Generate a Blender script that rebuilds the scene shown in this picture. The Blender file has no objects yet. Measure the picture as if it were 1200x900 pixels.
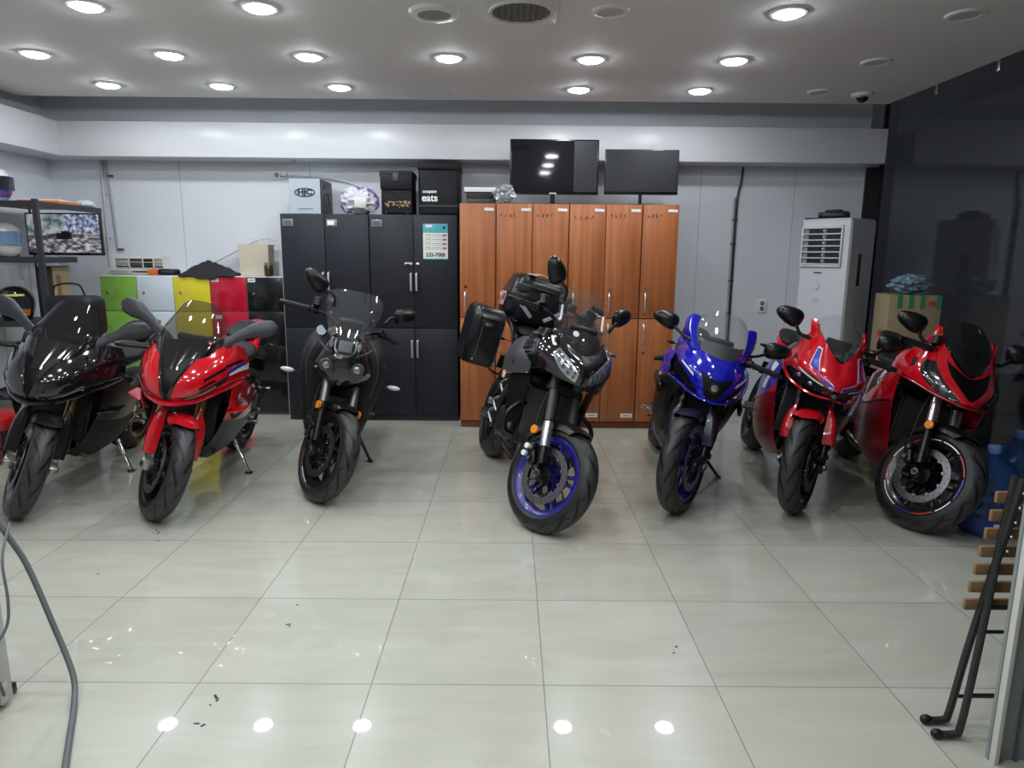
import bpy, bmesh, math, random
import numpy as np
from mathutils import Vector, Matrix, Euler
sc = bpy.context.scene
COL = sc.collection
rnd = random.Random(7)
V = Vector
R = math.radians
PI = math.pi

# ------------------------------------------------------------------ materials
MATS = {}
def mat(name, col, rough=0.5, metal=0.0, coat=0.0, spec=0.5, emit=None, estr=0.0, alpha=1.0, trans=0.0, bump=0.0, bscale=80.0, vary=0.0, ior=None):
    if name in MATS: return MATS[name]
    m = bpy.data.materials.new(name); m.use_nodes = True
    nt = m.node_tree; b = nt.nodes['Principled BSDF']
    b.inputs['Base Color'].default_value = (*col, 1)
    b.inputs['Roughness'].default_value = rough
    b.inputs['Metallic'].default_value = metal
    b.inputs['Coat Weight'].default_value = coat
    b.inputs['Coat Roughness'].default_value = 0.04
    b.inputs['Specular IOR Level'].default_value = spec
    if ior: b.inputs['IOR'].default_value = ior
    b.inputs['Transmission Weight'].default_value = trans
    if emit:
        b.inputs['Emission Color'].default_value = (*emit, 1); b.inputs['Emission Strength'].default_value = estr
    if bump or vary:
        tc = nt.nodes.new('ShaderNodeTexCoord'); nz = nt.nodes.new('ShaderNodeTexNoise')
        nz.inputs['Scale'].default_value = bscale; nz.inputs['Detail'].default_value = 4
        nt.links.new(tc.outputs['Object'], nz.inputs['Vector'])
        if bump:
            bp = nt.nodes.new('ShaderNodeBump'); bp.inputs['Strength'].default_value = bump; bp.inputs['Distance'].default_value = 0.01
            nt.links.new(nz.outputs['Fac'], bp.inputs['Height']); nt.links.new(bp.outputs['Normal'], b.inputs['Normal'])
        if vary:
            mx = nt.nodes.new('ShaderNodeMix'); mx.data_type = 'RGBA'
            mx.inputs['A'].default_value = (*[c*(1-vary) for c in col], 1); mx.inputs['B'].default_value = (*[min(1, c*(1+vary)) for c in col], 1)
            nt.links.new(nz.outputs['Fac'], mx.inputs['Factor']); nt.links.new(mx.outputs['Result'], b.inputs['Base Color'])
    MATS[name] = m
    return m

def sheet_glass(name, tint, refl=1.0, rough=0.02, haze=0.0, ior=1.5, hcol=(.8, .82, .85)):
    """thin clear plastic / glass: fresnel gloss over a tinted see-through layer, a little scattering haze"""
    if name in MATS: return MATS[name]
    m = bpy.data.materials.new(name); m.use_nodes = True; nt = m.node_tree
    nt.nodes.remove(nt.nodes['Principled BSDF']); out = nt.nodes['Material Output']
    tr = nt.nodes.new('ShaderNodeBsdfTransparent'); tr.inputs['Color'].default_value = (*tint, 1)
    gl = nt.nodes.new('ShaderNodeBsdfGlossy'); gl.inputs['Roughness'].default_value = rough
    lw = nt.nodes.new('ShaderNodeLayerWeight'); pw = nt.nodes.new('ShaderNodeMath'); pw.operation = 'POWER'; pw.inputs[1].default_value = 5
    nt.links.new(lw.outputs['Facing'], pw.inputs[0]); f0 = ((ior-1)/(ior+1))**2
    mu = nt.nodes.new('ShaderNodeMath'); mu.operation = 'MULTIPLY_ADD'; mu.inputs[1].default_value = (1-f0)*refl; mu.inputs[2].default_value = f0*refl
    nt.links.new(pw.outputs[0], mu.inputs[0])
    base = tr.outputs[0]
    if haze:
        df = nt.nodes.new('ShaderNodeBsdfDiffuse'); df.inputs['Color'].default_value = (*hcol, 1)
        m0 = nt.nodes.new('ShaderNodeMixShader'); m0.inputs[0].default_value = haze
        nt.links.new(tr.outputs[0], m0.inputs[1]); nt.links.new(df.outputs[0], m0.inputs[2]); base = m0.outputs[0]
    mx = nt.nodes.new('ShaderNodeMixShader')
    nt.links.new(mu.outputs[0], mx.inputs[0]); nt.links.new(base, mx.inputs[1]); nt.links.new(gl.outputs[0], mx.inputs[2])
    nt.links.new(mx.outputs[0], out.inputs['Surface'])
    MATS[name] = m
    return m

# ------------------------------------------------------------------ mesh building
def unit_frame(d):
    d = d.normalized(); a = V((0, 0, 1)) if abs(d.z) < 0.9 else V((1, 0, 0))
    u = d.cross(a).normalized(); return u, u.cross(d).normalized(), d

def crom(p, n, closed=False):
    """Catmull-Rom resampling of a polyline"""
    P = np.array([tuple(q) for q in p], float); k = len(P)
    if k < 3: 
        t = np.linspace(0, 1, n)[:, None]; return P[0]*(1-t)+P[-1]*t
    if closed: ext = np.concatenate([P[-1:], P, P[:2]])
    else: ext = np.concatenate([2*P[:1]-P[1:2], P, 2*P[-1:]-P[-2:-1]])
    seg = k if closed else k-1
    t = np.linspace(0, seg, n, endpoint=not closed); i = np.minimum(t.astype(int), seg-1); f = (t-i)[:, None]
    a, b, c, d = ext[i], ext[i+1], ext[i+2], ext[i+3]
    return .5*((2*b)+(c-a)*f+(2*a-5*b+4*c-d)*f**2+(3*b-a-3*c+d)*f**3)

class Surf:
    """smooth sheet through a grid of control points"""
    def __init__(s, grid): s.g = np.array([[tuple(p) for p in r] for r in grid], float)
    def ev(s, nu, nv):
        rows = np.stack([crom(r, nu) for r in s.g])
        return np.stack([crom(rows[:, j], nv) for j in range(nu)], 1)
    def at(s, u, v):
        row = np.stack([s._c(r, u) for r in s.g]); return s._c(row, v)
    @staticmethod
    def _c(P, t):
        k = len(P)
        if k == 2: return P[0]*(1-t)+P[1]*t
        ext = np.concatenate([2*P[:1]-P[1:2], P, 2*P[-1:]-P[-2:-1]])
        x = min(max(t, 0), 1)*(k-1); i = min(int(x), k-2); f = x-i
        a, b, c, d = ext[i:i+4]
        return .5*((2*b)+(c-a)*f+(2*a-5*b+4*c-d)*f**2+(3*b-a-3*c+d)*f**3)
    def nrm(s, u, v):
        e = 1e-3
        du = s.at(min(u+e, 1), v)-s.at(max(u-e, 0), v); dv = s.at(u, min(v+e, 1))-s.at(u, max(v-e, 0))
        n = np.cross(du, dv); return n/(np.linalg.norm(n)+1e-12)

def mirror_half(grid):
    """half rows (centre line first) -> full symmetric rows"""
    out = []
    for r in grid:
        r = [tuple(p) for p in r]
        left = [(p[0], -p[1], p[2]) for p in r[:0:-1]]
        out.append(left+r)
    return out
def flip(pts):
    if isinstance(pts[0], (int, float)): return (pts[0], -pts[1], pts[2])
    return [flip(p) for p in pts]

class MB:
    def __init__(s, M=None): s.v = []; s.f = []; s.fm = []; s.mats = []; s.M = M; s.uvs = None
    def add(s, verts, faces, m, M=None):
        if m not in s.mats: s.mats.append(m)
        mi = s.mats.index(m); o = len(s.v)
        for p in verts:
            p = V((float(p[0]), float(p[1]), float(p[2])))
            if M is not None: p = M @ p
            if s.M is not None: p = s.M @ p
            s.v.append(p)
        for f in faces: s.f.append([i+o for i in f]); s.fm.append(mi)
        return s
    def box(s, c, size, m, rot=None, bev=0.0, seg=2, taper=None, M=None):
        bm = bmesh.new(); bmesh.ops.create_cube(bm, size=1)
        for q in bm.verts:
            t = 1.0
            if taper: t = taper if q.co.z > 0 else 1.0
            q.co = V((q.co.x*size[0]*t, q.co.y*size[1]*t, q.co.z*size[2]))
        if bev: bmesh.ops.bevel(bm, geom=bm.edges[:], offset=min(bev, .49*min(size)), segments=seg, profile=.5, affect='EDGES')
        X = Matrix.Translation(V(c))
        if rot: X = X @ Euler([R(a) for a in rot]).to_matrix().to_4x4()
        if M is not None: X = M @ X
        bm.verts.index_update()
        s.add([X @ q.co for q in bm.verts], [[q.index for q in f.verts] for f in bm.faces], m); bm.free(); return s
    def cyl(s, a, b, r, m, r2=None, seg=16, cap=True):
        a, b = V(a), V(b); r2 = r if r2 is None else r2; u, w, d = unit_frame(b-a)
        vs = [p+(u*math.cos(2*PI*i/seg)+w*math.sin(2*PI*i/seg))*q for p, q in ((a, r), (b, r2)) for i in range(seg)]
        fs = [[i, (i+1) % seg, seg+(i+1) % seg, seg+i] for i in range(seg)]
        if cap: fs += [list(range(seg))[::-1], list(range(seg, 2*seg))]
        return s.add(vs, fs, m)
    def tube(s, pts, r, m, seg=8, n=None, cap=True, flat=1.0):
        P = [V(p) for p in pts]
        if n: P = [V(p) for p in crom(P, n)]
        k = len(P); rs = r if isinstance(r, (list, tuple)) else [r]*k
        if len(rs) != k: rs = list(np.interp(np.linspace(0, 1, k), np.linspace(0, 1, len(rs)), rs))
        u = None; rings = []
        for i in range(k):
            d = (P[min(i+1, k-1)]-P[max(i-1, 0)]).normalized()
            if u is None: u, w, _ = unit_frame(d)
            else:
                u = (u-d*u.dot(d)).normalized(); w = d.cross(u)
            rings.append([P[i]+(u*math.cos(2*PI*j/seg)+w*math.sin(2*PI*j/seg)*flat)*rs[i] for j in range(seg)])
        return s.loft(rings, m, cap)
    def loft(s, rings, m, cap=True, closed=True):
        n = len(rings[0]); vs = [p for r in rings for p in r]; fs = []
        for i in range(len(rings)-1):
            for j in range(n if closed else n-1):
                a = i*n+j; b = i*n+(j+1) % n; fs.append([a, b, b+n, a+n])
        if cap and closed: fs += [list(range(n))[::-1], list(range((len(rings)-1)*n, len(rings)*n))]
        return s.add(vs, fs, m)
    def sloft(s, secs, m, seg=20, n=16, cap=True, axis='x'):
        """superellipse sections (pos, cy, cz, hw, hh_up, hh_dn, power) along x (or z), smoothly interpolated"""
        A = crom([q[:3] for q in secs], n); B = crom([q[3:6] for q in secs], n); pw = np.interp(np.linspace(0, 1, n), np.linspace(0, 1, len(secs)), [q[6] for q in secs])
        rings = []
        for a, b, e in zip(A, B, pw):
            ring = []
            for j in range(seg):
                t = 2*PI*j/seg; c, sn = math.cos(t), math.sin(t)
                y = math.copysign(abs(c)**(2/e), c)*abs(b[0]); z = math.copysign(abs(sn)**(2/e), sn)*abs(b[1] if sn > 0 else b[2])
                ring.append((a[0], a[1]+y, a[2]+z) if axis == 'x' else (a[1]+y, a[2]+z, a[0]))
            rings.append(ring)
        return s.loft(rings, m, cap)
    def lathe(s, prof, c, axis, m, seg=32, closed=False, uvr=False):
        u, w, d = unit_frame(V(axis)); c = V(c); k = len(prof)
        vs = [c+d*h+(u*math.cos(2*PI*i/seg)+w*math.sin(2*PI*i/seg))*r for i in range(seg) for r, h in prof]
        fs = []
        for i in range(seg):
            for j in range(k if closed else k-1):
                a = i*k+j; b = i*k+(j+1) % k; e = ((i+1) % seg)*k+(j+1) % k; g = ((i+1) % seg)*k+j
                fs.append([a, g, e, b])
        return s.add(vs, fs, m)
    def prism(s, poly, depth, m, M, both=False):
        """poly in local xy, extruded in +z by depth"""
        k = len(poly); z0 = -depth/2 if both else 0; z1 = z0+depth
        vs = [M @ V((p[0], p[1], z)) for z in (z0, z1) for p in poly]
        fs = [list(range(k))[::-1], list(range(k, 2*k))]+[[i, (i+1) % k, k+(i+1) % k, k+i] for i in range(k)]
        return s.add(vs, fs, m)
    def ball(s, c, r, m, rot=None, seg=18, rings=12, M=None):
        r = (r, r, r) if isinstance(r, (int, float)) else r
        X = Matrix.Translation(V(c)) @ (Euler([R(a) for a in rot]).to_matrix().to_4x4() if rot else Matrix())
        vs = [V((0, 0, r[2]))]; fs = []
        for i in range(1, rings):
            for j in range(seg):
                t = PI*i/rings; p = 2*PI*j/seg
                vs.append(V((r[0]*math.sin(t)*math.cos(p), r[1]*math.sin(t)*math.sin(p), r[2]*math.cos(t))))
        vs.append(V((0, 0, -r[2])))
        for j in range(seg): fs.append([0, 1+j, 1+(j+1) % seg])
        for i in range(rings-2):
            for j in range(seg):
                a = 1+i*seg+j; b = 1+i*seg+(j+1) % seg; fs.append([a, a+seg, b+seg, b])
        l = len(vs)-1; o = 1+(rings-2)*seg
        for j in range(seg): fs.append([l, o+(j+1) % seg, o+j])
        if M is not None: X = M @ X
        return s.add([X @ p for p in vs], fs, m)
    def sheet(s, P, m, th=0.004):
        """grid of points (nv,nu,3) -> sheet with thickness along its normals"""
        P = np.asarray(P); nv, nu = P.shape[:2]
        du = np.gradient(P, axis=1); dv = np.gradient(P, axis=0); N = np.cross(du, dv); N /= (np.linalg.norm(N, axis=2, keepdims=True)+1e-12)
        A = P+N*th/2; B = P-N*th/2; vs = list(A.reshape(-1, 3))+list(B.reshape(-1, 3)); o = nu*nv; fs = []
        for i in range(nv-1):
            for j in range(nu-1):
                a = i*nu+j; fs.append([a, a+1, a+nu+1, a+nu]); fs.append([o+a, o+a+nu, o+a+nu+1, o+a+1])
        bd = [j for j in range(nu)]+[i*nu+nu-1 for i in range(1, nv)]+[(nv-1)*nu+j for j in range(nu-2, -1, -1)]+[i*nu for i in range(nv-2, 0, -1)]
        for k in range(len(bd)):
            a, b = bd[k], bd[(k+1) % len(bd)]; fs.append([b, a, o+a, o+b])
        return s.add(vs, fs, m)
    def surf(s, S, m, nu=20, nv=12, th=0.004): return s.sheet(S.ev(nu, nv), m, th)
    def patch(s, S, A, B, m, off=0.002, nu=12, nv=5, th=0.002, side=1):
        """piece lying on surface S, ruled between two uv polylines A and B"""
        a = crom([(p[0], p[1], 0) for p in A], nu); b = crom([(p[0], p[1], 0) for p in B], nu)
        P = np.zeros((nv, nu, 3))
        for i in range(nv):
            t = i/(nv-1)
            for j in range(nu):
                uv = a[j]*(1-t)+b[j]*t
                P[i, j] = S.at(uv[0], uv[1])+side*off*S.nrm(uv[0], uv[1])
        return s.sheet(P, m, th)
    def build(s, name, parent=None, sharp=38, uv=None):
        me = bpy.data.meshes.new(name); me.from_pydata([tuple(p) for p in s.v], [], s.f)
        for m in s.mats: me.materials.append(m)
        me.polygons.foreach_set('material_index', s.fm)
        bm = bmesh.new(); bm.from_mesh(me); bmesh.ops.recalc_face_normals(bm, faces=bm.faces[:]); bm.to_mesh(me); bm.free()
        me.polygons.foreach_set('use_smooth', [True]*len(me.polygons)); me.set_sharp_from_angle(angle=R(sharp)); me.update()
        o = bpy.data.objects.new(name, me); COL.objects.link(o)
        if parent: o.parent = parent
        return o

def tag(o, label=None, cat=None, group=None, kind=None):
    if label: o['label'] = label
    if cat: o['category'] = cat
    if group: o['group'] = group
    if kind: o['kind'] = kind
    return o
def thing(name, label, cat, loc=(0, 0, 0), rz=0.0, group=None):
    o = bpy.data.objects.new(name, None); COL.objects.link(o); o.location = loc; o.rotation_euler = (0, 0, rz)
    o.empty_display_size = .1
    return tag(o, label, cat, group)
def rehome(o, loc):
    """mesh built in world space: move its origin to loc"""
    loc = V(loc); o.data.transform(Matrix.Translation(-loc)); o.location = loc; return o
def text(name, s, size, m, M, parent=None, depth=0.001, align='CENTER', bold=0.0, shear=0.0, sx=1.0):
    cu = bpy.data.curves.new(name, 'FONT'); cu.body = s; cu.size = size; cu.extrude = depth; cu.align_x = align; cu.align_y = 'CENTER'; cu.offset = bold; cu.shear = shear
    ob = bpy.data.objects.new(name+'_t', cu); COL.objects.link(ob)
    dg = bpy.context.evaluated_depsgraph_get(); me = bpy.data.meshes.new_from_object(ob.evaluated_get(dg))
    bpy.data.objects.remove(ob); me.name = name
    me.transform(M @ Matrix.Diagonal((sx, 1, 1, 1))); me.materials.clear(); me.materials.append(m)
    o = bpy.data.objects.new(name, me); COL.objects.link(o)
    if parent: o.parent = parent
    return o
def face_m(loc, n, up=(0, 0, 1)):
    """matrix whose local z looks along n, local y along up"""
    n = V(n).normalized(); x = V(up).cross(n).normalized(); y = n.cross(x)
    return Matrix.Translation(V(loc)) @ Matrix((x, y, n)).transposed().to_4x4()
LAMP = 98.0; LPOW = 5.2; EXPO = 0.42
# ------------------------------------------------------------------ room
X0, X1, YB, YF, ZC, ZT = -4.25, 3.40, 6.55, -1.2, 2.72, 3.05
def floor_mat():
    m = bpy.data.materials.new('polished_tile'); m.use_nodes = True; nt = m.node_tree; N = nt.nodes; L = nt.links; b = N['Principled BSDF']
    tc = N.new('ShaderNodeTexCoord'); mp = N.new('ShaderNodeMapping'); mp.inputs['Location'].default_value = (-.128+.6*10, -2.153+.6*10, 0)
    L.new(tc.outputs['Object'], mp.inputs['Vector'])
    sp = N.new('ShaderNodeSeparateXYZ'); L.new(mp.outputs[0], sp.inputs[0])
    ds = []; cells = []
    for ax in (0, 1):
        d = N.new('ShaderNodeMath'); d.operation = 'DIVIDE'; d.inputs[1].default_value = .6; L.new(sp.outputs[ax], d.inputs[0])
        fl = N.new('ShaderNodeMath'); fl.operation = 'FLOOR'; L.new(d.outputs[0], fl.inputs[0]); cells.append(fl)
        pp = N.new('ShaderNodeMath'); pp.operation = 'PINGPONG'; pp.inputs[1].default_value = .5; L.new(d.outputs[0], pp.inputs[0]); ds.append(pp)
    mn = N.new('ShaderNodeMath'); mn.operation = 'MINIMUM'; L.new(ds[0].outputs[0], mn.inputs[0]); L.new(ds[1].outputs[0], mn.inputs[1])
    g = N.new('ShaderNodeMapRange'); g.inputs['From Min'].default_value = .0022; g.inputs['From Max'].default_value = .0042; L.new(mn.outputs[0], g.inputs['Value'])
    cv = N.new('ShaderNodeCombineXYZ'); L.new(cells[0].outputs[0], cv.inputs[0]); L.new(cells[1].outputs[0], cv.inputs[1])
    wn = N.new('ShaderNodeTexWhiteNoise'); L.new(cv.outputs[0], wn.inputs['Vector'])
    ad = N.new('ShaderNodeVectorMath'); ad.operation = 'MULTIPLY_ADD'; ad.inputs[1].default_value = (9, 9, 9); L.new(wn.outputs['Color'], ad.inputs[0]); L.new(mp.outputs[0], ad.inputs[2])
    st = N.new('ShaderNodeMapping'); st.inputs['Scale'].default_value = (1.0, 4.0, 1); L.new(ad.outputs[0], st.inputs[0])
    nz = N.new('ShaderNodeTexNoise'); nz.inputs['Scale'].default_value = 2.2; nz.inputs['Detail'].default_value = 6; nz.inputs['Distortion'].default_value = .8; L.new(st.outputs[0], nz.inputs['Vector'])
    cr = N.new('ShaderNodeValToRGB'); cr.color_ramp.elements[0].position = .3; cr.color_ramp.elements[0].color = (.42, .42, .355, 1)
    cr.color_ramp.elements[1].position = .72; cr.color_ramp.elements[1].color = (.475, .475, .412, 1); L.new(nz.outputs['Fac'], cr.inputs[0])
    tv = N.new('ShaderNodeHueSaturation'); mr = N.new('ShaderNodeMapRange'); mr.inputs['To Min'].default_value = .95; mr.inputs['To Max'].default_value = 1.04
    L.new(wn.outputs['Value'], mr.inputs['Value']); L.new(mr.outputs[0], tv.inputs['Value']); L.new(cr.outputs[0], tv.inputs['Color'])
    mx = N.new('ShaderNodeMix'); mx.data_type = 'RGBA'; mx.inputs['A'].default_value = (.22, .22, .19, 1); L.new(g.outputs[0], mx.inputs['Factor']); L.new(tv.outputs[0], mx.inputs['B'])
    L.new(mx.outputs['Result'], b.inputs['Base Color'])
    n2 = N.new('ShaderNodeTexNoise'); n2.inputs['Scale'].default_value = 3; L.new(mp.outputs[0], n2.inputs['Vector'])
    rr = N.new('ShaderNodeMapRange'); rr.inputs['To Min'].default_value = .20; rr.inputs['To Max'].default_value = .30; L.new(n2.outputs['Fac'], rr.inputs['Value']); L.new(rr.outputs[0], b.inputs['Roughness'])
    bp = N.new('ShaderNodeBump'); bp.inputs['Strength'].default_value = .25; bp.inputs['Distance'].default_value = .002; L.new(g.outputs[0], bp.inputs['Height']); L.new(bp.outputs[0], b.inputs['Normal'])
    b.inputs['IOR'].default_value = 1.4; b.inputs['Coat Weight'].default_value = .6; b.inputs['Coat Roughness'].default_value = .025
    return m
M_wall = mat('wall_paint', (.72, .745, .79), .45, bump=.03, bscale=60, vary=.02)
M_fascia = mat('fascia_white', (.78, .795, .82), .30)
M_ceil = mat('ceiling_paint', (.74, .73, .72), .75, vary=.015, bscale=5)
M_white = mat('white_plastic', (.78, .79, .80), .35)
M_offwhite = mat('offwhite_plastic', (.62, .60, .55), .45)
M_black = mat('black_plastic', (.008, .008, .009), .42, spec=.35)
M_matte = mat('matte_black', (.012, .0125, .014), .62, spec=.3)
M_dark = mat('dark_grey_plastic', (.05, .052, .055), .5)
M_steel = mat('brushed_steel', (.62, .62, .63), .28, 1)
M_alu = mat('aluminium', (.72, .73, .74), .38, 1)
M_frame = mat('dark_window_frame', (.02, .02, .025), .45)

def struct(name, mb): return tag(mb.build(name), kind='structure')
struct('floor', MB().box(((X0+X1)/2, (YF+YB)/2, -.05), (X1-X0, YB-YF+.0, .1), floor_mat()))
struct('ceiling', MB().box(((-4.03+3.08)/2, (YF+5.93)/2, ZC+.05), (7.11, 5.93-YF, .1), M_ceil).box(((X0+X1)/2, (YF+YB)/2, ZT+.05), (X1-X0, YB-YF, .1), M_ceil))   # dropped slab with an open gap round its edge
struct('wall_back', MB().box(((X0+X1)/2-.065, YB+.05, ZT/2), (X1-X0-.13+.0, .1, ZT), M_wall))
struct('wall_left', MB().box((X0-.05, (YF+YB)/2, ZT/2), (.1, YB-YF, ZT), M_wall))
struct('wall_front', MB().box(((X0+X1)/2, YF-.05, ZT/2), (X1-X0, .1, ZT), mat('front_wall_paint', (.55, .55, .56), .6)))
# boxed fascia along back and left walls (trim)
FB, FT, FX = 2.295, 2.585, 3.27
struct('trim_1', MB().box(((X0+FX)/2, (6.24+YB)/2, (FB+FT)/2), (FX-X0, YB-6.24, FT-FB), M_fascia, bev=.004))
struct('trim_2', MB().box(((X0-3.93)/2, (YF+6.24)/2, (FB+FT)/2), (-3.93-X0, 6.24-YF, FT-FB), M_fascia, bev=.004))
# panel seams on the walls
seam = mat('seam_grey', (.42, .43, .44), .6)
for i, x in enumerate((-3.05, -1.85, 1.75, 2.62)):
    struct('trim_%d' % (3+i), MB().box((x, YB-.001, FB/2), (.004, .004, FB), seam))
struct('trim_7', MB().box((X0+.001, 5.75, FB/2), (.004, .005, FB), seam))
# glass wall on the right, with dark posts and a top rail
M_pane = sheet_glass('night_glass', (.80, .82, .83), 1.0, .005, 0.0, 1.58)
struct('window_1', MB().box((X1-.006, 5.215, ZT/2), (.012, 2.64, ZT), M_pane))
struct('window_2', MB().box((X1-.006, 2.42, ZT/2), (.012, 2.83, ZT), M_pane))
struct('window_3', MB().box((X1-.006, -.1, ZT/2), (.012, 2.1, ZT), M_pane))
fr = MB()
for y in (YB-.02, 3.86, .98): fr.box((X1-.005, y, ZT/2), (.03, .035, ZT), M_frame)
fr.box((X1-.01, (YF+YB)/2, ZT-.012), (.05, YB-YF, .024), M_frame); fr.box((X1-.005, (YF+YB)/2, .015), (.04, YB-YF, .03), M_frame)
struct('trim_8', fr)
struct('trim_9', MB().box((X1-.075, YB-.005, 1.15), (.13, .03, 2.3), M_frame))   # dark corner post
for i, y in enumerate((5.3, 4.65, 4.05)):
    struct('trim_%d' % (10+i), MB().box((3.10, y, ZC-.03), (.015, .03, .07), M_steel, bev=.004).box((3.09, y, ZC+.01), (.03, .03, .02), M_steel))
# the dim yard outside the glass
struct('floor_outside', MB().box((X1+3.1, 3.0, -.06), (6.0, 12, .1), mat('asphalt', (.05, .05, .055), .9)))
struct('wall_outside', MB().box((X1+5.2, 3.0, 2.0), (.2, 12, 4.0), mat('night_concrete', (.10, .105, .115), .9)))

# ------------------------------------------------------------------ ceiling fixtures
M_lamp = mat('lamp_diffuser', (1, 1, 1), .5, emit=(.90, .955, 1.0), estr=LAMP)
M_ring = mat('lamp_ring', (.75, .75, .76), .35)
M_offd = mat('unlit_diffuser', (.50, .50, .50), .5)
LX = [-3.06, -2.20, -1.308, -.41, .506, 1.427, 2.344]
LY = {0: 3.83, 1: 4.71, 2: 5.52}
ordn = ['first', 'second', 'third', 'fourth', 'fifth', 'sixth', 'seventh']
lit = {0: [1, 2, 5], 1: [0, 1, 2, 3, 4, 5], 2: [0, 1, 2, 4, 5]}
rown = {0: 'nearest', 1: 'middle', 2: 'farthest'}
rownear = {0: 'row nearest the viewer', 1: 'middle row', 2: 'back row by the fascia'}
for r in lit:
    for k, ix in enumerate(lit[r]):
        t = thing('downlight', 'lit round downlight, %s from the left in the %s' % (ordn[k], rownear[r]), 'ceiling light', (LX[ix], LY[r], ZC), 0, 'lit ceiling downlights')
        MB().lathe([(.075, -.004), (.077, -.010), (.092, -.008), (.095, 0), (.075, 0)], (0, 0, 0), (0, 0, 1), M_ring, 32).build('trim_ring', t)
        MB().lathe([(0, -.026), (.03, -.0245), (.055, -.019), (.07, -.011), (.075, -.002), (0, -.002)], (0, 0, 0), (0, 0, 1), M_lamp, 32).build('diffuser', t)
for ix, r, lab in ((4, 0, 'unlit round downlight right of the square ceiling vent'), (6, 0, 'unlit round downlight nearest the viewer, on the glass wall side'), (6, 1, 'unlit round downlight in the middle row beside the glass wall'), (6, 2, 'unlit round downlight in the back row left of the dome camera')):
    t = thing('downlight', lab, 'ceiling light', (LX[ix], LY[r], ZC), 0, 'unlit ceiling downlights')
    MB().lathe([(.07, -.004), (.072, -.012), (.092, -.010), (.097, 0), (.07, 0)], (0, 0, 0), (0, 0, 1), M_ring, 32).build('trim_ring', t)
    MB().cyl((0, 0, -.0005), (0, 0, -.005), .077, M_offd, seg=32).build('diffuser', t)
t = thing('ceiling_speaker', 'large round white ceiling speaker left of the square vent', 'speaker', (-.41, 3.88, ZC))
MB().lathe([(.085, -.006), (.09, -.02), (.125, -.016), (.135, 0), (.085, 0)], (0, 0, 0), (0, 0, 1), M_white, 36).build('bezel', t)
MB().cyl((0, 0, -.0005), (0, 0, -.012), .088, mat('speaker_mesh', (.33, .33, .32), .7, bump=.3, bscale=400), seg=32).build('grille', t)
t = thing('ceiling_vent', 'square ceiling vent with a round dark grille', 'vent', (.044, 3.785, ZC))
MB().box((0, 0, -.012), (.37, .37, .024), M_offwhite, bev=.006).lathe([(.145, -.022), (.15, -.034), (.165, -.034), (.17, -.022)], (0, 0, 0), (0, 0, 1), M_offwhite, 40).build('vent_panel', t)
g = MB().cyl((0, 0, -.020), (0, 0, -.026), .146, mat('vent_dark', (.05, .05, .045), .7), seg=40)
for i in range(9):
    a = -.128+.032*i; h = math.sqrt(.145**2-a*a); gm = mat('vent_bar', (.24, .23, .21), .6)
    g.box((a, 0, -.028), (.007, 2*h, .006), gm); g.box((0, a, -.028), (2*h, .007, .006), gm)
g.build('grille', t)
t = thing('security_camera', 'small dome security camera on the ceiling by the glass wall corner', 'camera', (2.69, 5.57, ZC))
MB().lathe([(.0, -.03), (.05, -.03), (.075, -.022), (.08, 0), (0, 0)], (0, 0, 0), (0, 0, 1), M_white, 28).build('base_ring', t)
MB().ball((0, 0, -.028), (.045, .045, .04), mat('camera_dome', (.01, .01, .012), .1), seg=20).build('dome', t)
tag(rehome(MB().lathe([(.0, -.003), (.05, -.003), (.055, 0), (0, 0)], (-.415, 5.6, ZC), (0, 0, 1), M_ceil, 24).build('ceiling_patch'), (-.415, 5.6, ZC)), 'faint round filled patch on the ceiling of the back row', 'cover plate')
# ------------------------------------------------------------------ lockers
def plastic(n, c, r=.35, **k): return mat(n, c, r, **k)
M_card = mat('cardboard', (.28, .22, .125), .85, vary=.08, bscale=30)
M_paper = mat('white_paper', (.80, .80, .78), .7)
M_ink = mat('black_ink', (.02, .02, .02), .7)
def scribble(mb, x, z, w, h, n, m, y, seed):
    """handwritten marks: short pen strokes on a plane facing -y"""
    q = random.Random(seed); cw = w/n
    for i in range(n):
        for k in range(q.randint(2, 3)):
            a = V((x+cw*(i+.15+.6*q.random()), y, z+h*(q.random()-.5))); b = V((x+cw*(i+.15+.6*q.random()), y, z+h*(q.random()-.5)))
            mb.tube([a, b], .0024, m, seg=5)

# five-column coloured cubby lockers on the left
t = thing('locker_cabinet', 'low white cubby locker with green, white, yellow, red and black door columns', 'locker', (-2.86, 6.22, 0))
b = MB()
b.box((0, .15, .645), (1.645, .30, 1.25), M_white); b.box((.828, .14, .63), (.016, .32, 1.27), M_alu); b.box((0, .15, .02), (1.6, .26, .04), M_white)
b.build('body', t)
cols = [('door_green', (.20, .42, .06)), ('door_white', (.62, .69, .75)), ('door_yellow', (.72, .62, .03)), ('door_red', (.50, .006, .03)), ('door_black', (.008, .008, .009))]
for i, (n, c) in enumerate(cols):
    dm = plastic(n, c, .22, coat=.3); x = -.656+.328*i
    for j in range(4):
        z = 1.108-.312*j
        d = MB().box((x, -.009, z), (.322, .018, .306), dm, bev=.003).build('door', t)
        d['label'] = n.split('_')[1]+' locker door'
        MB().cyl((x-.10, -.018, z+.01), (x-.10, -.026, z+.01), .011, M_steel, seg=14).cyl((x-.10, -.026, z+.01), (x-.10, -.028, z+.01), .006, M_black, seg=10).build('lock', d)
        if j == 0 and i > 2:
            MB().box((x-.115, -.020, z+.128), (.065, .003, .034), M_paper).box((x-.115, -.0218, z+.128), (.045, .001, .006), M_ink).build('name_label', d)
        if j == 1 and i == 3: MB().box((x-.10, -.020, z+.11), (.06, .003, .034), M_paper).build('name_label', d)

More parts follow.
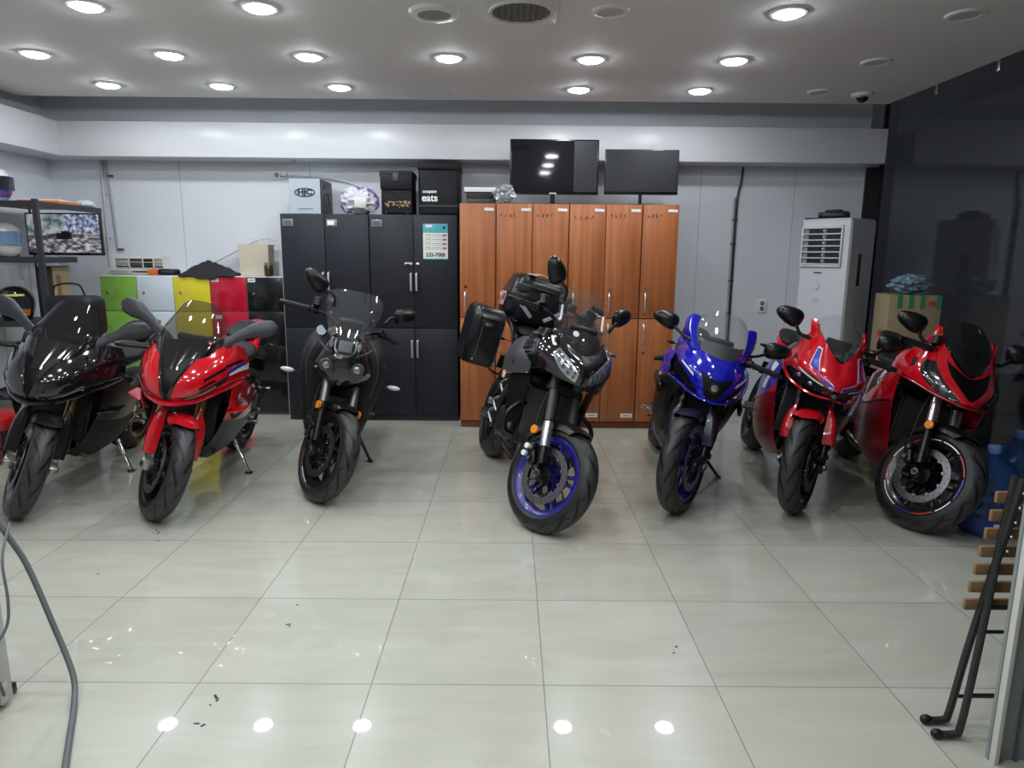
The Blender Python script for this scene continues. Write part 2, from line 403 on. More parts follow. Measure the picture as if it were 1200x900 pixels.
# charcoal wardrobes
M_char = mat('charcoal_laminate', (.017, .0185, .026), .42, spec=.3, bump=.04, bscale=40, vary=.06)
M_char2 = mat('charcoal_carcass', (.02, .021, .026), .5)
M_hand = mat('silver_handle', (.80, .80, .80), .3, .8)
def wardrobe(x0, lab, extra):
    W = .755; t = thing('wardrobe', lab, 'cabinet', (x0+W/2, 6.02, 0), 0, 'charcoal wardrobes')
    MB().box((0, .24, .93), (W, .46, 1.76), M_char2).box((0, .24, .025), (W, .46, .05), M_char2).build('body', t)
    for s in (-1, 1):
        for z0, z1 in ((.055, .835), (.842, 1.805)):
            d = MB().box((s*W/4, 0, (z0+z1)/2), (W/2-.006, .018, z1-z0), M_char, bev=.002).build('door', t)
            zz = 1.24 if z1 > 1 else .655
            MB().tube([(s*.024, -.009, zz-.075), (s*.024, -.034, zz-.07), (s*.024, -.034, zz+.07), (s*.024, -.009, zz+.075)], .0085, M_hand, seg=8).box((s*.024, -.036, zz), (.018, .008, .15), M_hand, bev=.003).build('handle', d)
            if z1 > 1 and not (extra and s > 0):
                MB().box((-.31+(s+1)*.188, -.012, 1.735), (.092, .006, .06), mat('clear_holder', (.20, .21, .22), .25), bev=.003).box((-.31+(s+1)*.188-(.008 if s > 0 else 0), -.016, 1.735), (.06, .003, .036), M_paper if s > 0 else mat('holder_dark', (.10, .10, .11), .4)).build('label_holder', d)
    if extra:
        MB().box((-.045, -.014, 1.395), (.07, .014, .022), M_hand, bev=.006).box((-.05, -.023, 1.395), (.03, .006, .010), M_black).box((.035, -.014, 1.395), (.032, .014, .022), M_hand, bev=.006).build('hasp', t)
    return t
wardrobe(-1.975, 'tall charcoal wardrobe next to the coloured lockers, grey helmet box on top', False)
wardrobe(-1.215, 'tall charcoal wardrobe with a teal price poster and silver hasp', True)

# price poster taped to the wardrobe door
t = thing('poster', 'teal and white price poster taped to the charcoal wardrobe door', 'poster', (-.647, 6.006, 1.585))
cy = mat('poster_teal', (.08, .42, .47), .5); pk = mat('poster_rose', (.45, .06, .12), .5); yl = mat('poster_yellow', (.55, .50, .12), .5)
MB().box((0, 0, 0), (.212, .002, .30), M_paper).build('sheet', t)
MB().box((0, -.002, .112), (.212, .001, .075), cy).build('header', t)
MB().box((0, -.002, -.145), (.212, .001, .011), cy).build('footer', t)
MB().box((-.055, -.0028, .13), (.055, .001, .022), M_paper, bev=.0004).build('header_badge', t)
MB().box((.075, -.003, .118), (.022, .001, .02), M_ink).build('header_mark', t)
q = MB()
for i in range(4): q.box((-.065, -.002, .058-.036*i), (.05, .001, .009), yl).box((.01, -.002, .056-.036*i), (.08, .001, .005), mat('poster_grey', (.35, .36, .36), .6)).box((.078, -.002, .054-.036*i), (.036, .001, .014), pk).box((0, -.002, .04-.036*i), (.19, .001, .002), cy)
q.build('price_rows', t)
text('poster_number', '233-7000', .044, M_ink, face_m((0, -.0022, -.112), (0, -1, 0)), t, .0006, bold=.0012)
hw_ = MB(); scribble(hw_, -.075, .093, .135, .030, 5, M_paper, -.003, 77); hw_.build('poster_heading', t)
text('poster_title', 'OIL CARE', .034, M_paper, face_m((-.012, -.003, .095), (0, -1, 0)), t, .0004, bold=.001) if False else None

# orange wood lockers
def wood_mat():
    m = bpy.data.materials.new('cherry_laminate'); m.use_nodes = True; nt = m.node_tree; N = nt.nodes; L = nt.links; b = N['Principled BSDF']
    tc = N.new('ShaderNodeTexCoord'); mp = N.new('ShaderNodeMapping'); mp.inputs['Scale'].default_value = (26, 26, .9); L.new(tc.outputs['Object'], mp.inputs[0])
    oi = N.new('ShaderNodeObjectInfo'); ad = N.new('ShaderNodeVectorMath'); ad.operation = 'ADD'; L.new(mp.outputs[0], ad.inputs[0])
    mm = N.new('ShaderNodeMath'); mm.operation = 'MULTIPLY'; mm.inputs[1].default_value = 40; L.new(oi.outputs['Random'], mm.inputs[0]); L.new(mm.outputs[0], ad.inputs[1])
    nz = N.new('ShaderNodeTexNoise'); nz.inputs['Scale'].default_value = 1; nz.inputs['Detail'].default_value = 5; nz.inputs['Distortion'].default_value = .4; L.new(ad.outputs[0], nz.inputs['Vector'])
    cr = N.new('ShaderNodeValToRGB'); cr.color_ramp.elements[0].position = .32; cr.color_ramp.elements[0].color = (.30, .088, .026, 1); cr.color_ramp.elements[1].position = .68; cr.color_ramp.elements[1].color = (.46, .155, .05, 1)
    L.new(nz.outputs['Fac'], cr.inputs[0]); L.new(cr.outputs[0], b.inputs['Base Color']); b.inputs['Roughness'].default_value = .38
    return m
M_wood = wood_mat(); M_wood2 = mat('cherry_edge', (.22, .06, .02), .5)
seed = 0
def wood_locker(x0, n, lab):
    global seed
    W = .3*n; t = thing('wooden_locker', lab, 'locker', (x0+W/2, 5.79, 0), 0, 'cherry wood lockers')
    MB().box((0, .25, .98), (W-.003, .48, 1.83), M_wood2).box((0, .25, .03), (W-.003, .45, .06), M_wood2).build('body', t)
    for i in range(n):
        x = -W/2+.15+.3*i
        for k, (z0, z1) in enumerate(((.068, .955), (.962, 1.89))):
            seed += 1; q = random.Random(seed)
            d = MB().box((x, 0, (z0+z1)/2), (.294, .018, z1-z0), M_wood, bev=.002).build('door', t)
            zz = 1.09 if k else .83
            MB().tube([(x-.105, -.008, zz-.08), (x-.105, -.032, zz-.06), (x-.105, -.034, zz), (x-.105, -.032, zz+.06), (x-.105, -.008, zz+.08)], .0075, M_hand, seg=8, n=12).build('handle', d)
            MB().cyl((x-.10, -.009, zz+(.125 if k else -.16)), (x-.10, -.016, zz+(.125 if k else -.16)), .011, M_steel if q.random() < .6 else M_black, seg=12).build('lock', d)
            if k: MB().box((x+.095, -.0105, 1.845), (.078, .003, .022), M_paper, rot=(0, 3*q.random(), 0)).build('sticker', d)
            if k and (seed//2) % 2 == 0 or (k and n == 1): MB().box((x+.09, -.0105, .985), (.095, .003, .03), M_paper).box((x+.09, -.0125, .985), (.06, .001, .006), M_ink).build('name_label', d)
            if not k: MB().box((x+.08, -.0105, .12), (.10, .003, .035), M_paper).box((x+.08, -.0125, .12), (.06, .001, .006), M_ink).build('name_label', d)
            if k and x0+W/2+x > -.2:
                sb = MB(); scribble(sb, x-.12, 1.79+.02*q.random(), .13+.07*q.random(), .035, 4, mat('pen_mark', (.10, .035, .015), .7), -.0105, seed); sb.build('handwriting', d)
    return t
wood_locker(-.425, 1, 'single cherry wood locker beside the charcoal wardrobe, white tray box on top')
wood_locker(-.122, 2, 'double cherry wood locker under the left half of the larger wall television')
wood_locker(.481, 2, 'double cherry wood locker under the gap between the two televisions')
wood_locker(1.084, 1, 'single cherry wood locker at the right end, next to the bare wall')

# ------------------------------------------------------------------ things on top of the cabinets
M_hjc = mat('helmet_box_blue_grey', (.40, .46, .50), .55); M_hjd = mat('helmet_box_side', (.085, .088, .10), .55)
t = thing('helmet_box', 'grey-blue helmet carton with an oval logo on the charcoal wardrobe', 'box', (-1.765, 6.06, 1.812))
MB().box((0, .20, .145), (.262, .40, .29), M_hjd, bev=.003).box((0, -.0005, .145), (.262, .002, .288), M_hjc).box((0, .2, .2905), (.26, .398, .001), M_hjc).build('carton', t)
o = MB(); pts = [(.085*math.cos(a), -.004, .178+.033*math.sin(a)) for a in np.linspace(0, 2*PI, 33)]
o.tube(pts, .004, M_ink, seg=6); o.build('oval_logo', t)
text('logo_text', 'HJC', .058, M_ink, face_m((0, -.002, .178), (0, -1, 0)), t, .001, bold=.003, sx=1.25)
MB().box((0, -.002, .04), (.13, .001, .006), M_hjd).build('small_print', t)
MB().tube([(.1325, .2+.09*math.cos(a), .13+.05*math.sin(a)) for a in np.linspace(0, 2*PI, 25)], .003, M_ink, seg=5).box((.132, .14, .235), (.002, .05, .035), M_ink).build('side_logo', t)

from mathutils import noise
def crumple(c, r, seed, m, amp=.35, rot=None, seg=40, rings=28):
    """film bag: sphere pushed in and out by ridged noise"""
    mb = MB(); mb.ball((0, 0, 0), 1, m, seg=seg, rings=rings); out = MB(); vs = []; off = V((seed*3.1, seed*1.7, seed*.9))
    for p in mb.v:
        t = noise.turbulence(p*1.6+off, 4, True)*.6+noise.noise(p*4.5+off)*.35
        p = p*(1+amp*(t-.55)); vs.append((c[0]+p.x*r[0], c[1]+p.y*r[1], c[2]+max(p.z*r[2], -r[2]*.86)))
    out.add(vs, mb.f, m); return out
M_bag = mat('thin_white_plastic', (.52, .51, .56), .28, vary=.06, bscale=12)
M_purp = mat('purple_print', (.16, .06, .36), .3)
t = thing('plastic_bag', 'stuffed white plastic bag with purple print on the charcoal wardrobe', 'bag', (-1.305, 6.10, 1.811))
crumple((0, 0, .112), (.185, .14, .13), 3, M_bag, .4).build('bag_body', t, 25)
pb = MB()
for a0, a1, k in ((.3, 1.9, 1.03), (2.2, 2.9, 1.04), (3.3, 4.2, 1.03), (5.6, 6.5, 1.03)):
    pb.tube([(.160*k*math.cos(a), -.03-.012*math.sin(5*a), .105+.112*k*math.sin(a)) for a in np.linspace(a0, a1, 9)], [.006, .016, .02, .014, .006], M_purp, seg=8, flat=.6)
pb.build('purple_print', t)
MB().box((.03, -.125, .09), (.10, .01, .085), M_paper, rot=(12, 6, 4), bev=.004).build('paper_inside', t)

M_cord = mat('bag_nylon', (.008, .0085, .0105), .55, spec=.3, bump=.15, bscale=300)
t = thing('delivery_bag', 'smaller black delivery bag with gold splatter print between plastic bag and big bag', 'bag', (-.985, 6.10, 1.813))
MB().box((0, .12, .175), (.27, .26, .35), M_cord, bev=.02, seg=3).build('bag_body', t)
MB().box((0, .11, .335), (.285, .30, .06), M_cord, bev=.015).box((0, -.035, .27), (.27, .012, .12), M_cord, bev=.005, rot=(4, 0, 0)).build('flap', t)
MB().box((0, -.045, .31), (.05, .012, .07), M_dark, bev=.004).build('buckle', t)
gp = MB(); gq = random.Random(5); gm = mat('gold_print', (.50, .36, .16), .5)
for i in range(34):
    x = gq.uniform(-.10, .11); gp.box((x, -.0115, .09+gq.uniform(-.025, .03)*(1.2-abs(x)*5)), (gq.uniform(.006, .03), .003, gq.uniform(.004, .012)), gm, rot=(0, gq.uniform(-40, 40), 0))
gp.build('gold_print', t)
MB().tube([(-.12, -.012, .22), (-.02, -.016, .19), (.06, -.016, .19), (.12, -.012, .225)], .004, M_dark, seg=6, n=12).build('piping', t)
for s in (-1, 1): MB().cyl((s*.09, -.005, .018), (s*.09, -.03, .018), .014, M_black).build('foot', t)

t = thing('delivery_bag', 'large black food delivery bag with white lettering, beside the fascia', 'bag', (-.625, 6.08, 1.813))
MB().box((0, .18, .20), (.345, .36, .40), M_cord, bev=.018, seg=3).build('bag_body', t)
MB().box((0, .175, .405), (.36, .385, .07), M_cord, bev=.02, seg=3).build('lid', t)
MB().box((0, -.004, .075), (.345, .006, .012), M_dark).tube([(-.165, -.003, .36), (-.165, -.003, .02)], .005, M_dark, seg=6).tube([(.165, -.003, .36), (.165, -.003, .02)], .005, M_dark, seg=6).build('piping', t)
M_wl = mat('white_lettering', (.85, .85, .85), .5)
text('lettering_eats', 'eats', .085, M_wl, face_m((-.075, -.003, .14), (0, -1, 0)), t, .001, bold=.002)
text('lettering_coupang', 'coupang', .036, M_wl, face_m((-.075, -.003, .195), (0, -1, 0)), t, .001, bold=.0012)

tag(rehome(MB().box((-.255, 6.06, 1.946), (.245, .2, .10), M_black, bev=.006).box((-.255, 5.955, 1.92), (.245, .02, .04), M_dark, bev=.004).build('receiver_box'), (-.255, 6.06, 1.896)), 'low black box under a flat white box on the cherry wood locker', 'box')
tag(rehome(MB().box((-.262, 6.05, 2.016), (.27, .2, .038), M_white, bev=.004).build('tray_box'), (-.262, 6.05, 1.997)), 'flat white box lying on a black box above the cherry locker', 'box')
tag(rehome(crumple((-.055, 5.87, 1.976), (.10, .06, .085), 9, mat('silver_film', (.36, .38, .41), .22, .4), .7).build('plastic_wrap'), (-.055, 5.87, 1.897)), 'crumpled silver plastic wrapping at the left foot of the larger television', 'wrapping')

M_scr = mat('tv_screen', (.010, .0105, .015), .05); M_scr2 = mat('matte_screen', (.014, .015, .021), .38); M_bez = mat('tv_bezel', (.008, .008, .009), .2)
t = thing('television', 'larger black television at left on the cherry wood lockers', 'television', (.36, 5.98, 1.897))
MB().box((0, .02, .31), (.745, .04, .445), M_bez, bev=.006).box((0, .05, .30), (.5, .05, .3), M_black, bev=.01).build('housing', t)
MB().box((0, -.0015, .315), (.72, .003, .41), M_scr2).build('screen', t)
MB().box((-.095, -.004, .315), (.525, .002, .412), M_scr).box((.168, -.005, .315), (.003, .002, .412), M_dark).build('reflection_sheet', t)  # added glossy sheet and edge line stand in for a reflection on the screen
MB().box((-.01, -.002, .096), (.06, .004, .012), M_steel).build('badge', t)
MB().cyl((-.01, .03, .012), (-.01, .03, .10), .018, M_bez).lathe([(0, .012), (.10, .010), (.12, 0), (0, 0)], (-.01, .03, 0), (0, 0, 1), M_bez, 32).build('stand', t)
t = thing('television', 'smaller black television at right on the cherry wood lockers', 'television', (1.095, 5.98, 1.897))
MB().box((0, .015, .275), (.62, .03, .365), M_bez, bev=.004).box((0, .04, .26), (.3, .04, .2), M_black, bev=.01).build('housing', t)
MB().box((0, -.0015, .283), (.605, .003, .335), M_scr2).build('screen', t)
MB().cyl((0, .03, .012), (0, .03, .12), .015, M_bez).lathe([(0, .012), (.09, .010), (.11, 0), (0, 0)], (0, .03, 0), (0, 0, 1), M_bez, 32).build('stand', t)

# things on the coloured lockers (top at z=1.272)
LZ = 1.272
M_clear = sheet_glass('clear_plastic', (.86, .88, .88), 1.0, .06, .25)
t = thing('drawer_organizer', 'small white plastic drawer organizer on the green locker', 'organizer', (-3.36, 6.36, LZ+.058))
b = MB(); b.box((0, 0, .055), (.44, .14, .006), M_offwhite); b.box((0, 0, .003), (.44, .14, .006), M_offwhite); b.box((0, 0, .107), (.44, .14, .006), M_white)
for x in (-.217, -.09, .035, .13, .217): b.box((x, 0, .055), (.008, .14, .11), M_white)
b.box((0, .068, .055), (.44, .006, .11), M_white); b.build('case', t)
for x, w, c in ((-.153, .115, (.35, .33, .30)), (-.027, .112, (.08, .07, .06)), (.083, .085, (.03, .03, .03)), (.174, .075, (.40, .40, .38))):
    MB().box((x, -.06, .055), (w, .01, .075), mat('drawer_%d' % int(1000*w), c, .4), bev=.003).box((x, -.067, .095), (w, .012, .016), M_white).build('drawer', t)
tag(rehome(MB().box((-3.42, 6.36, LZ+.028), (.50, .15, .05), M_offwhite, bev=.006).box((-3.42, 6.283, LZ+.03), (.40, .01, .012), M_dark).build('parts_tray'), (-3.42, 6.36, LZ)), 'flat off-white plastic parts tray under the drawer organizer', 'tray')
tag(rehome(MB().box((-3.21, 6.243, LZ+.026), (.085, .05, .05), mat('orange_card', (.75, .16, .04), .5), bev=.003).build('orange_carton'), (-3.21, 6.243, LZ)), 'small orange carton on the white locker door top', 'box')
tag(rehome(MB().box((-3.075, 6.26, LZ+.028), (.18, .07, .055), M_black, bev=.018, seg=3).box((-3.075, 6.224, LZ+.03), (.12, .006, .022), M_dark, bev=.004).build('tool_case'), (-3.075, 6.26, LZ)), 'long black hard case on the white locker next to the orange carton', 'case')
tag(rehome(crumple((-3.50, 6.235, LZ+.024), (.12, .03, .026), 21, M_clear, .4).build('plastic_sleeve'), (-3.5, 6.235, LZ)), 'clear plastic sleeves lying on the green locker', 'plastic')
M_jack = mat('black_cloth', (.014, .0145, .018), .85, bump=.3, bscale=60)
jk = MB()
g = []
for v in range(16):
    row = []
    for u in range(30):
        a_ = u/29; x = -2.965+.495*a_; y = 6.205+.30*v/15; e = max(0, math.sin(PI*a_))**.6
        prof = .35+.65*math.sin(PI*min(1, .15+a_*.95)); bk = math.sin(PI*min(1, v/13.))**.7
        h = .008+.105*e*prof*bk*(1+.45*noise.noise(V((a_*7, v*.35, 3)))+.25*noise.noise(V((a_*17, v*.8, 9))))
        z = LZ+h; dr = max(0, noise.noise(V((a_*5+1.3, 0, 5)))*.5+.5*math.sin(PI*min(1, max(0, (a_-.22)/.5))))
        if v == 0: y = 6.188; z = LZ-.006-.05*dr
        if v == 1: y = 6.197; z = LZ+.006
        y += 0
        row.append((x, y, z))
    g.append(row)
jk.sheet(np.array(g), M_jack, .012)
tag(rehome(jk.build('jacket'), (-2.72, 6.35, LZ)), 'black jacket slumped over the yellow and red locker tops', 'jacket')
M_kraft = mat('beige_paper', (.58, .52, .40), .75, vary=.05, bscale=8)
t = thing('paper_bag', 'beige paper shopping bag on the red locker', 'bag', (-2.32, 6.36, LZ))
MB().loft([[(-.135*k, -.07*k, z), (.135*k, -.07*k, z), (.14*k, .07*k, z), (-.14*k, .07*k, z)] for z, k in ((.001, .93), (.10, .97), (.28, 1.0))], M_kraft).build('bag_body', t)
MB().tube([(-.10, -.06, .27), (-.05, -.05, .335), (.03, -.05, .33), (.09, -.06, .27)], .005, M_paper, seg=6, n=14).tube([(-.09, .06, .27), (-.02, .05, .345), (.05, .05, .34), (.10, .06, .27)], .005, M_paper, seg=6, n=14).build('rope_handle', t)
t = thing('jar', 'small dark brown jar with a pale lid beside the paper bag', 'jar', (-2.175, 6.25, LZ))
MB().lathe([(0, 0), (.037, 0), (.04, .01), (.04, .085), (.034, .095), (0, .095)], (0, 0, 0), (0, 0, 1), mat('brown_glass', (.05, .03, .015), .15), 24).build('jar_body', t)
MB().cyl((0, 0, .095), (0, 0, .118), .038, mat('jar_lid', (.22, .18, .12), .5), seg=24).build('lid', t)
tag(rehome(MB().tube([(-2.78, 6.48, LZ+.10), (-2.6, 6.47, LZ+.19), (-2.42, 6.46, LZ+.28), (-2.27, 6.46, LZ+.335), (-2.16, 6.46, LZ+.31)], .011, M_offwhite, seg=8, n=20, flat=.4).build('plastic_strip'), (-2.5, 6.47, LZ)), 'bent white plastic strip propped behind the paper bag', 'strip')

# ------------------------------------------------------------------ wall fittings
M_cable = mat('black_cable', (.012, .012, .012), .45); M_gcab = mat('grey_cable', (.35, .36, .37), .5)
def outlet(loc, lab, w, h, n, vert):
    t = thing('wall_outlet', lab, 'outlet', loc)
    MB().box((0, 0, 0), (w, .014, h), M_white, bev=.004).build('plate', t)
    for i in range(n):
        dx, dz = ((0, (i-(n-1)/2)*.05) if vert else ((i-(n-1)/2)*.05, 0))
        MB().cyl((dx, -.006, dz), (dx, -.009, dz), .02, mat('socket_grey', (.14, .14, .12), .5), seg=20).cyl((dx-.008, -.009, dz), (dx-.008, -.012, dz), .004, M_steel, seg=8).cyl((dx+.008, -.009, dz), (dx+.008, -.012, dz), .004, M_steel, seg=8).build('socket', t)
    return t
outlet((-2.13, YB-.008, 2.182), 'high wall outlet with a white plug above the coloured lockers', .12, .075, 2, False)
outlet((2.395, YB-.008, 1.025), 'double wall outlet behind the blue motorcycle', .085, .13, 2, True)
t = thing('extension_lead', 'white cord with plug running from the high outlet behind the helmet box', 'cord', (-2.08, YB-.048, 2.18))
MB().box((.0, 0, 0), (.05, .035, .028), M_white, bev=.008).build('plug', t)
MB().tube([(.02, 0, 0), (.15, .005, .0), (.35, .015, -.02), (.55, .02, -.05), (.7, .02, -.10)], .006, M_white, seg=6, n=20).build('cord', t)
t = thing('conduit', 'straight pale conduit pipe nearest the corner above the green locker', 'pipe', (-3.755, YB-.018, 1.3))
MB().cyl((0, 0, .02), (.0, 0, 1.0), .014, mat('conduit_grey', (.50, .52, .53), .45), seg=12).build('pipe', t)
for z in (.3, .7): MB().box((0, .008, z), (.05, .012, .016), M_steel, bev=.002).build('clip', t)
t = thing('cable_run', 'grey cable conduit with a black end clip, right of the straight pale one', 'pipe', (-3.685, YB-.016, 1.5))
MB().tube([(.01, 0, .0), (-.005, 0, .35), (-.02, 0, .62), (-.035, 0, .80)], .011, M_gcab, seg=10, n=20).build('pipe', t)
for z, x in ((.0, .035), (.66, .0)): MB().box((x, 0, z), (.06, .02, .014), M_dark, bev=.003).build('clip', t)
t = thing('cable_conduit', 'long black cable and grey pipe running down the bare wall from the fascia', 'cable', (2.09, YB-.015, .1))
MB().tube([(.035, 0, 2.19), (.025, -.005, 2.05), (.0, -.005, 1.88), (.0, -.003, 1.2), (.0, -.003, .0)], .010, M_cable, seg=8, n=24).build('cable', t)
MB().cyl((-.022, 0, .0), (-.022, 0, 1.92), .010, M_gcab, seg=10).build('pipe', t)
for z in (.85, 1.16, 1.5, 1.72): MB().box((-.01, 0, z), (.05, .02, .014), M_dark, bev=.002).build('clip', t)
tag(rehome(MB().cyl((-1.95, 6.40, FB+.001), (-1.95, 6.40, FB-.012), .025, M_steel, seg=18).build('ceiling_sensor'), (-1.95, 6.40, FB)), 'tiny round fitting under the fascia above the coloured lockers', 'fitting')

# ------------------------------------------------------------------ standing air conditioner
M_ac = mat('aircon_white', (.66, .67, .71), .32)
t = thing('air_conditioner', 'tall white standing air conditioner in the corner by the glass wall', 'air conditioner', (2.683, 5.94, 0), R(-52)); t.scale = (.80, 1.1, 1)
b = MB()
prof = [(-.27, 0), (-.255, -.018), (-.20, -.022), (.20, -.022), (.255, -.018), (.27, 0), (.27, .36), (-.27, .36)]
b.loft([[(x, y, z) for x, y in prof] for z in (.06, 1.79)], M_ac); b.box((0, .17, .03), (.50, .34, .06), M_dark, bev=.004); b.box((0, .16, 1.797), (.53, .37, .014), M_ac, bev=.005); b.build('cabinet', t)
MB().box((-.03, -.022, 1.575), (.40, .012, .31), mat('aircon_inside', (.006, .006, .007), .6)).box((-.205, -.029, 1.575), (.05, .004, .29), mat('aircon_grey', (.25, .25, .26), .5)).box((0, -.029, 1.575), (.03, .004, .29), mat('aircon_grey', (.25, .25, .26), .5)).build('outlet_recess', t)
lv = []
for i in range(7):
    z = 1.725-.05*i
    l = MB().box((-.03, -.034, z), (.41, .022, .010), M_ac, rot=(-18, 0, 0), bev=.003)
    if i < 6: l.ball((-.005, -.038, z-.022), .010, M_white, seg=10, rings=8)
    l.build('louvre', t)
f = MB(); f.box((-.245, -.03, 1.575), (.018, .02, .345), M_ac, bev=.004).box((.185, -.03, 1.575), (.018, .02, .345), M_ac, bev=.004).box((-.03, -.03, 1.74), (.44, .02, .018), M_ac, bev=.004).box((-.03, -.03, 1.41), (.44, .02, .018), M_ac, bev=.004); f.build('outlet_frame', t)
MB().lathe([(.035, -.001), (.04, -.006), (.055, -.006), (.058, 0)], (-.05, -.024, 1.245), (0, -1, 0), mat('dial_grey', (.52, .56, .62), .3), 32).cyl((-.05, -.022, 1.245), (-.05, -.030, 1.245), .034, mat('dial_face', (.62, .66, .70), .3), seg=28).box((-.05, -.0225, 1.115), (.07, .002, .045), mat('dial_grey', (.52, .56, .62), .3)).build('control_dial', t)
MB().box((-.05, -.0232, 1.352), (.09, .001, .012), M_dark).build('badge', t)
MB().ball((.06, -.022, 1.375), .006, M_white, seg=10, rings=8).build('indicator', t)
MB().box((.2705, .15, 1.38), (.004, .05, .27), M_dark, bev=.001).build('side_vent', t)
t = thing('router', 'black angular device lying on top of the air conditioner', 'device', (2.77, 6.08, 1.805), R(-30))
MB().box((.02, 0, .035), (.24, .16, .05), M_black, bev=.012).box((.02, .01, .067), (.14, .10, .03), M_black, bev=.012).box((-.02, .0, .006), (.36, .2, .012), M_black, bev=.004).build('housing', t)
MB().box((.02, -.082, .035), (.16, .008, .02), M_dark, bev=.003).build('front_slot', t)
MB().box((.11, -.07, .06), (.05, .05, .012), M_dark, bev=.004).build('button_panel', t)

# ------------------------------------------------------------------ carton, jugs at the glass wall
t = thing('cardboard_box', 'big cardboard box with green tape strips by the glass wall', 'box', (3.14, 5.44, 0), R(-12))
M_gt = mat('green_tape', (.03, .22, .10), .4)
MB().box((0, 0, .60), (.37, .36, 1.2), M_card, bev=.006).build('carton', t)
for x in (-.11, -.03, .05, .165): MB().box((x, -.1815, 1.15), (.032, .003, .10), M_gt).box((x, 0, 1.2015), (.032, .36, .003), M_gt).build('tape', t)
MB().box((.12, -.1815, 1.14), (.05, .002, .035), mat('red_print', (.35, .05, .04), .6)).build('red_print', t)
t = tag(rehome(crumple((3.14, 5.42, 1.282), (.18, .11, .085), 31, mat('blue_plastic', (.16, .24, .31), .35), .6).build('blue_bag'), (3.14, 5.42, 1.205)), 'crumpled pale blue plastic bag on the big cardboard box', 'bag')
M_jug = sheet_glass('jug_blue', (.34, .55, .85), 1.0, .05, .26, hcol=(.06, .17, .44))
M_jlab = mat('jug_label', (.015, .05, .25), .4)
def jug(x, y, lab):
    t = thing('water_jug', lab, 'water jug', (x, y, 0), .3, 'blue water jugs')
    MB().lathe([(.0, .012), (.11, .0), (.132, .02), (.135, .06), (.135, .115), (.131, .125), (.135, .135), (.135, .19), (.131, .2), (.135, .21), (.135, .262), (.131, .272), (.135, .282), (.132, .33), (.10, .385), (.045, .42), (.03, .43), (.030, .47)], (0, 0, 0), (0, 0, 1), M_jug, 40).build('bottle', t)
    MB().lathe([(.0, .492), (.026, .492), (.033, .485), (.034, .455), (.029, .448)], (0, 0, 0), (0, 0, 1), mat('jug_cap', (.12, .22, .45), .4), 28).build('cap', t)
    MB().lathe([(.1362, .04), (.1362, .112)], (0, 0, 0), (0, 0, 1), M_jlab, 40).build('label_band', t)
    a = text('label_mark', 'WATER', .030, M_paper, Matrix(), t, .0005) if False else None
    p = MB()
    for i in range(4): an = -2.15+.10*i; p.box((.137*math.cos(an), .137*math.sin(an), .082), (.011, .004, .022), M_paper, rot=(0, 0, math.degrees(an)+90))
    an = -1.62; p.box((.137*math.cos(an), .137*math.sin(an), .072), (.008, .004, .03), mat('red_print', (.35, .05, .04), .6), rot=(0, 0, math.degrees(an)+90)); p.build('label_print', t)
    MB().lathe([(0, .015), (.105, .004), (.128, .022), (.131, .06), (.131, .30), (0, .30)], (0, 0, 0), (0, 0, 1), sheet_glass('water_blue', (.55, .70, .90), .6, .03, .15, hcol=(.10, .25, .55)), 36).build('water', t)
    return t
jug(2.62, 3.56, 'blue water jug on the floor in front of the rightmost red motorcycle wheel')
jug(2.99, 3.88, 'blue water jug farther back, mostly cut off by the right picture edge')

# ------------------------------------------------------------------ glass door edge and folding chair, right foreground
t = tag(None or thing('door_1', None, None, (1.44, 1.80, 0)), kind='structure')
M_dgl = mat('frosted_door_panel', (.22, .25, .255), .35)
MB().box((.42, .012, 1.10), (.84, .012, 2.2), M_dgl).build('door_panel', t)
MB().box((.010, .0, 1.10), (.014, .034, 2.2), mat('door_edge_white', (.62, .61, .57), .45), bev=.002).build('door_edge', t)
MB().box((.075, .002, 1.10), (.004, .012, 2.2), mat('door_seam', (.10, .11, .115), .5)).build('door_seam', t)

t = thing('folding_chair', 'folded black metal bistro chair with brown wooden slats, against the door', 'chair', (1.425, 1.935, 0))
M_cm = mat('chair_metal', (.018, .018, .019), .42); M_slat = mat('slat_wood', (.22, .125, .058), .5, vary=.18, bscale=18)
for y0, dx in ((.03, 0.0), (-.037, -.006)):
    for s in (0, .40):
        MB().tube([(-.07+dx+s, y0, .014), (-.022+dx+s, y0, .016), (-.006+dx+s, y0, .04), (.016+dx+s, y0*.8, .24), (.040+dx+s, y0*.4, .45), (.063+dx*.5+s, -y0*.1, .65), (.085+s, -y0*.5, .84)], .0125, M_cm, seg=8, n=28, flat=.8).build('leg', t)
        if not s: MB().ball((-.076+dx, y0, .016), (.02, .015, .016), M_black, seg=12, rings=8).build('foot_cap', t)
for x, y, z in ((.0, .03, .10), (.012, -.03, .145), (.022, .012, .335), (.024, .0, .425)): MB().cyl((x, y, z), (x+.40, y, z), .006, M_cm, seg=8).build('cross_bar', t)
for i in range(7):
    MB().box((-.012+.0085*i+.21, .024, .422+.058*i), (.42, .014, .036), M_slat, bev=.004).build('slat', t)
b = MB()
for i in range(5): b.ball((.058+.006*i, -.030, .62+.045*i), .005, M_steel, seg=8, rings=6)
b.build('rivet', t)

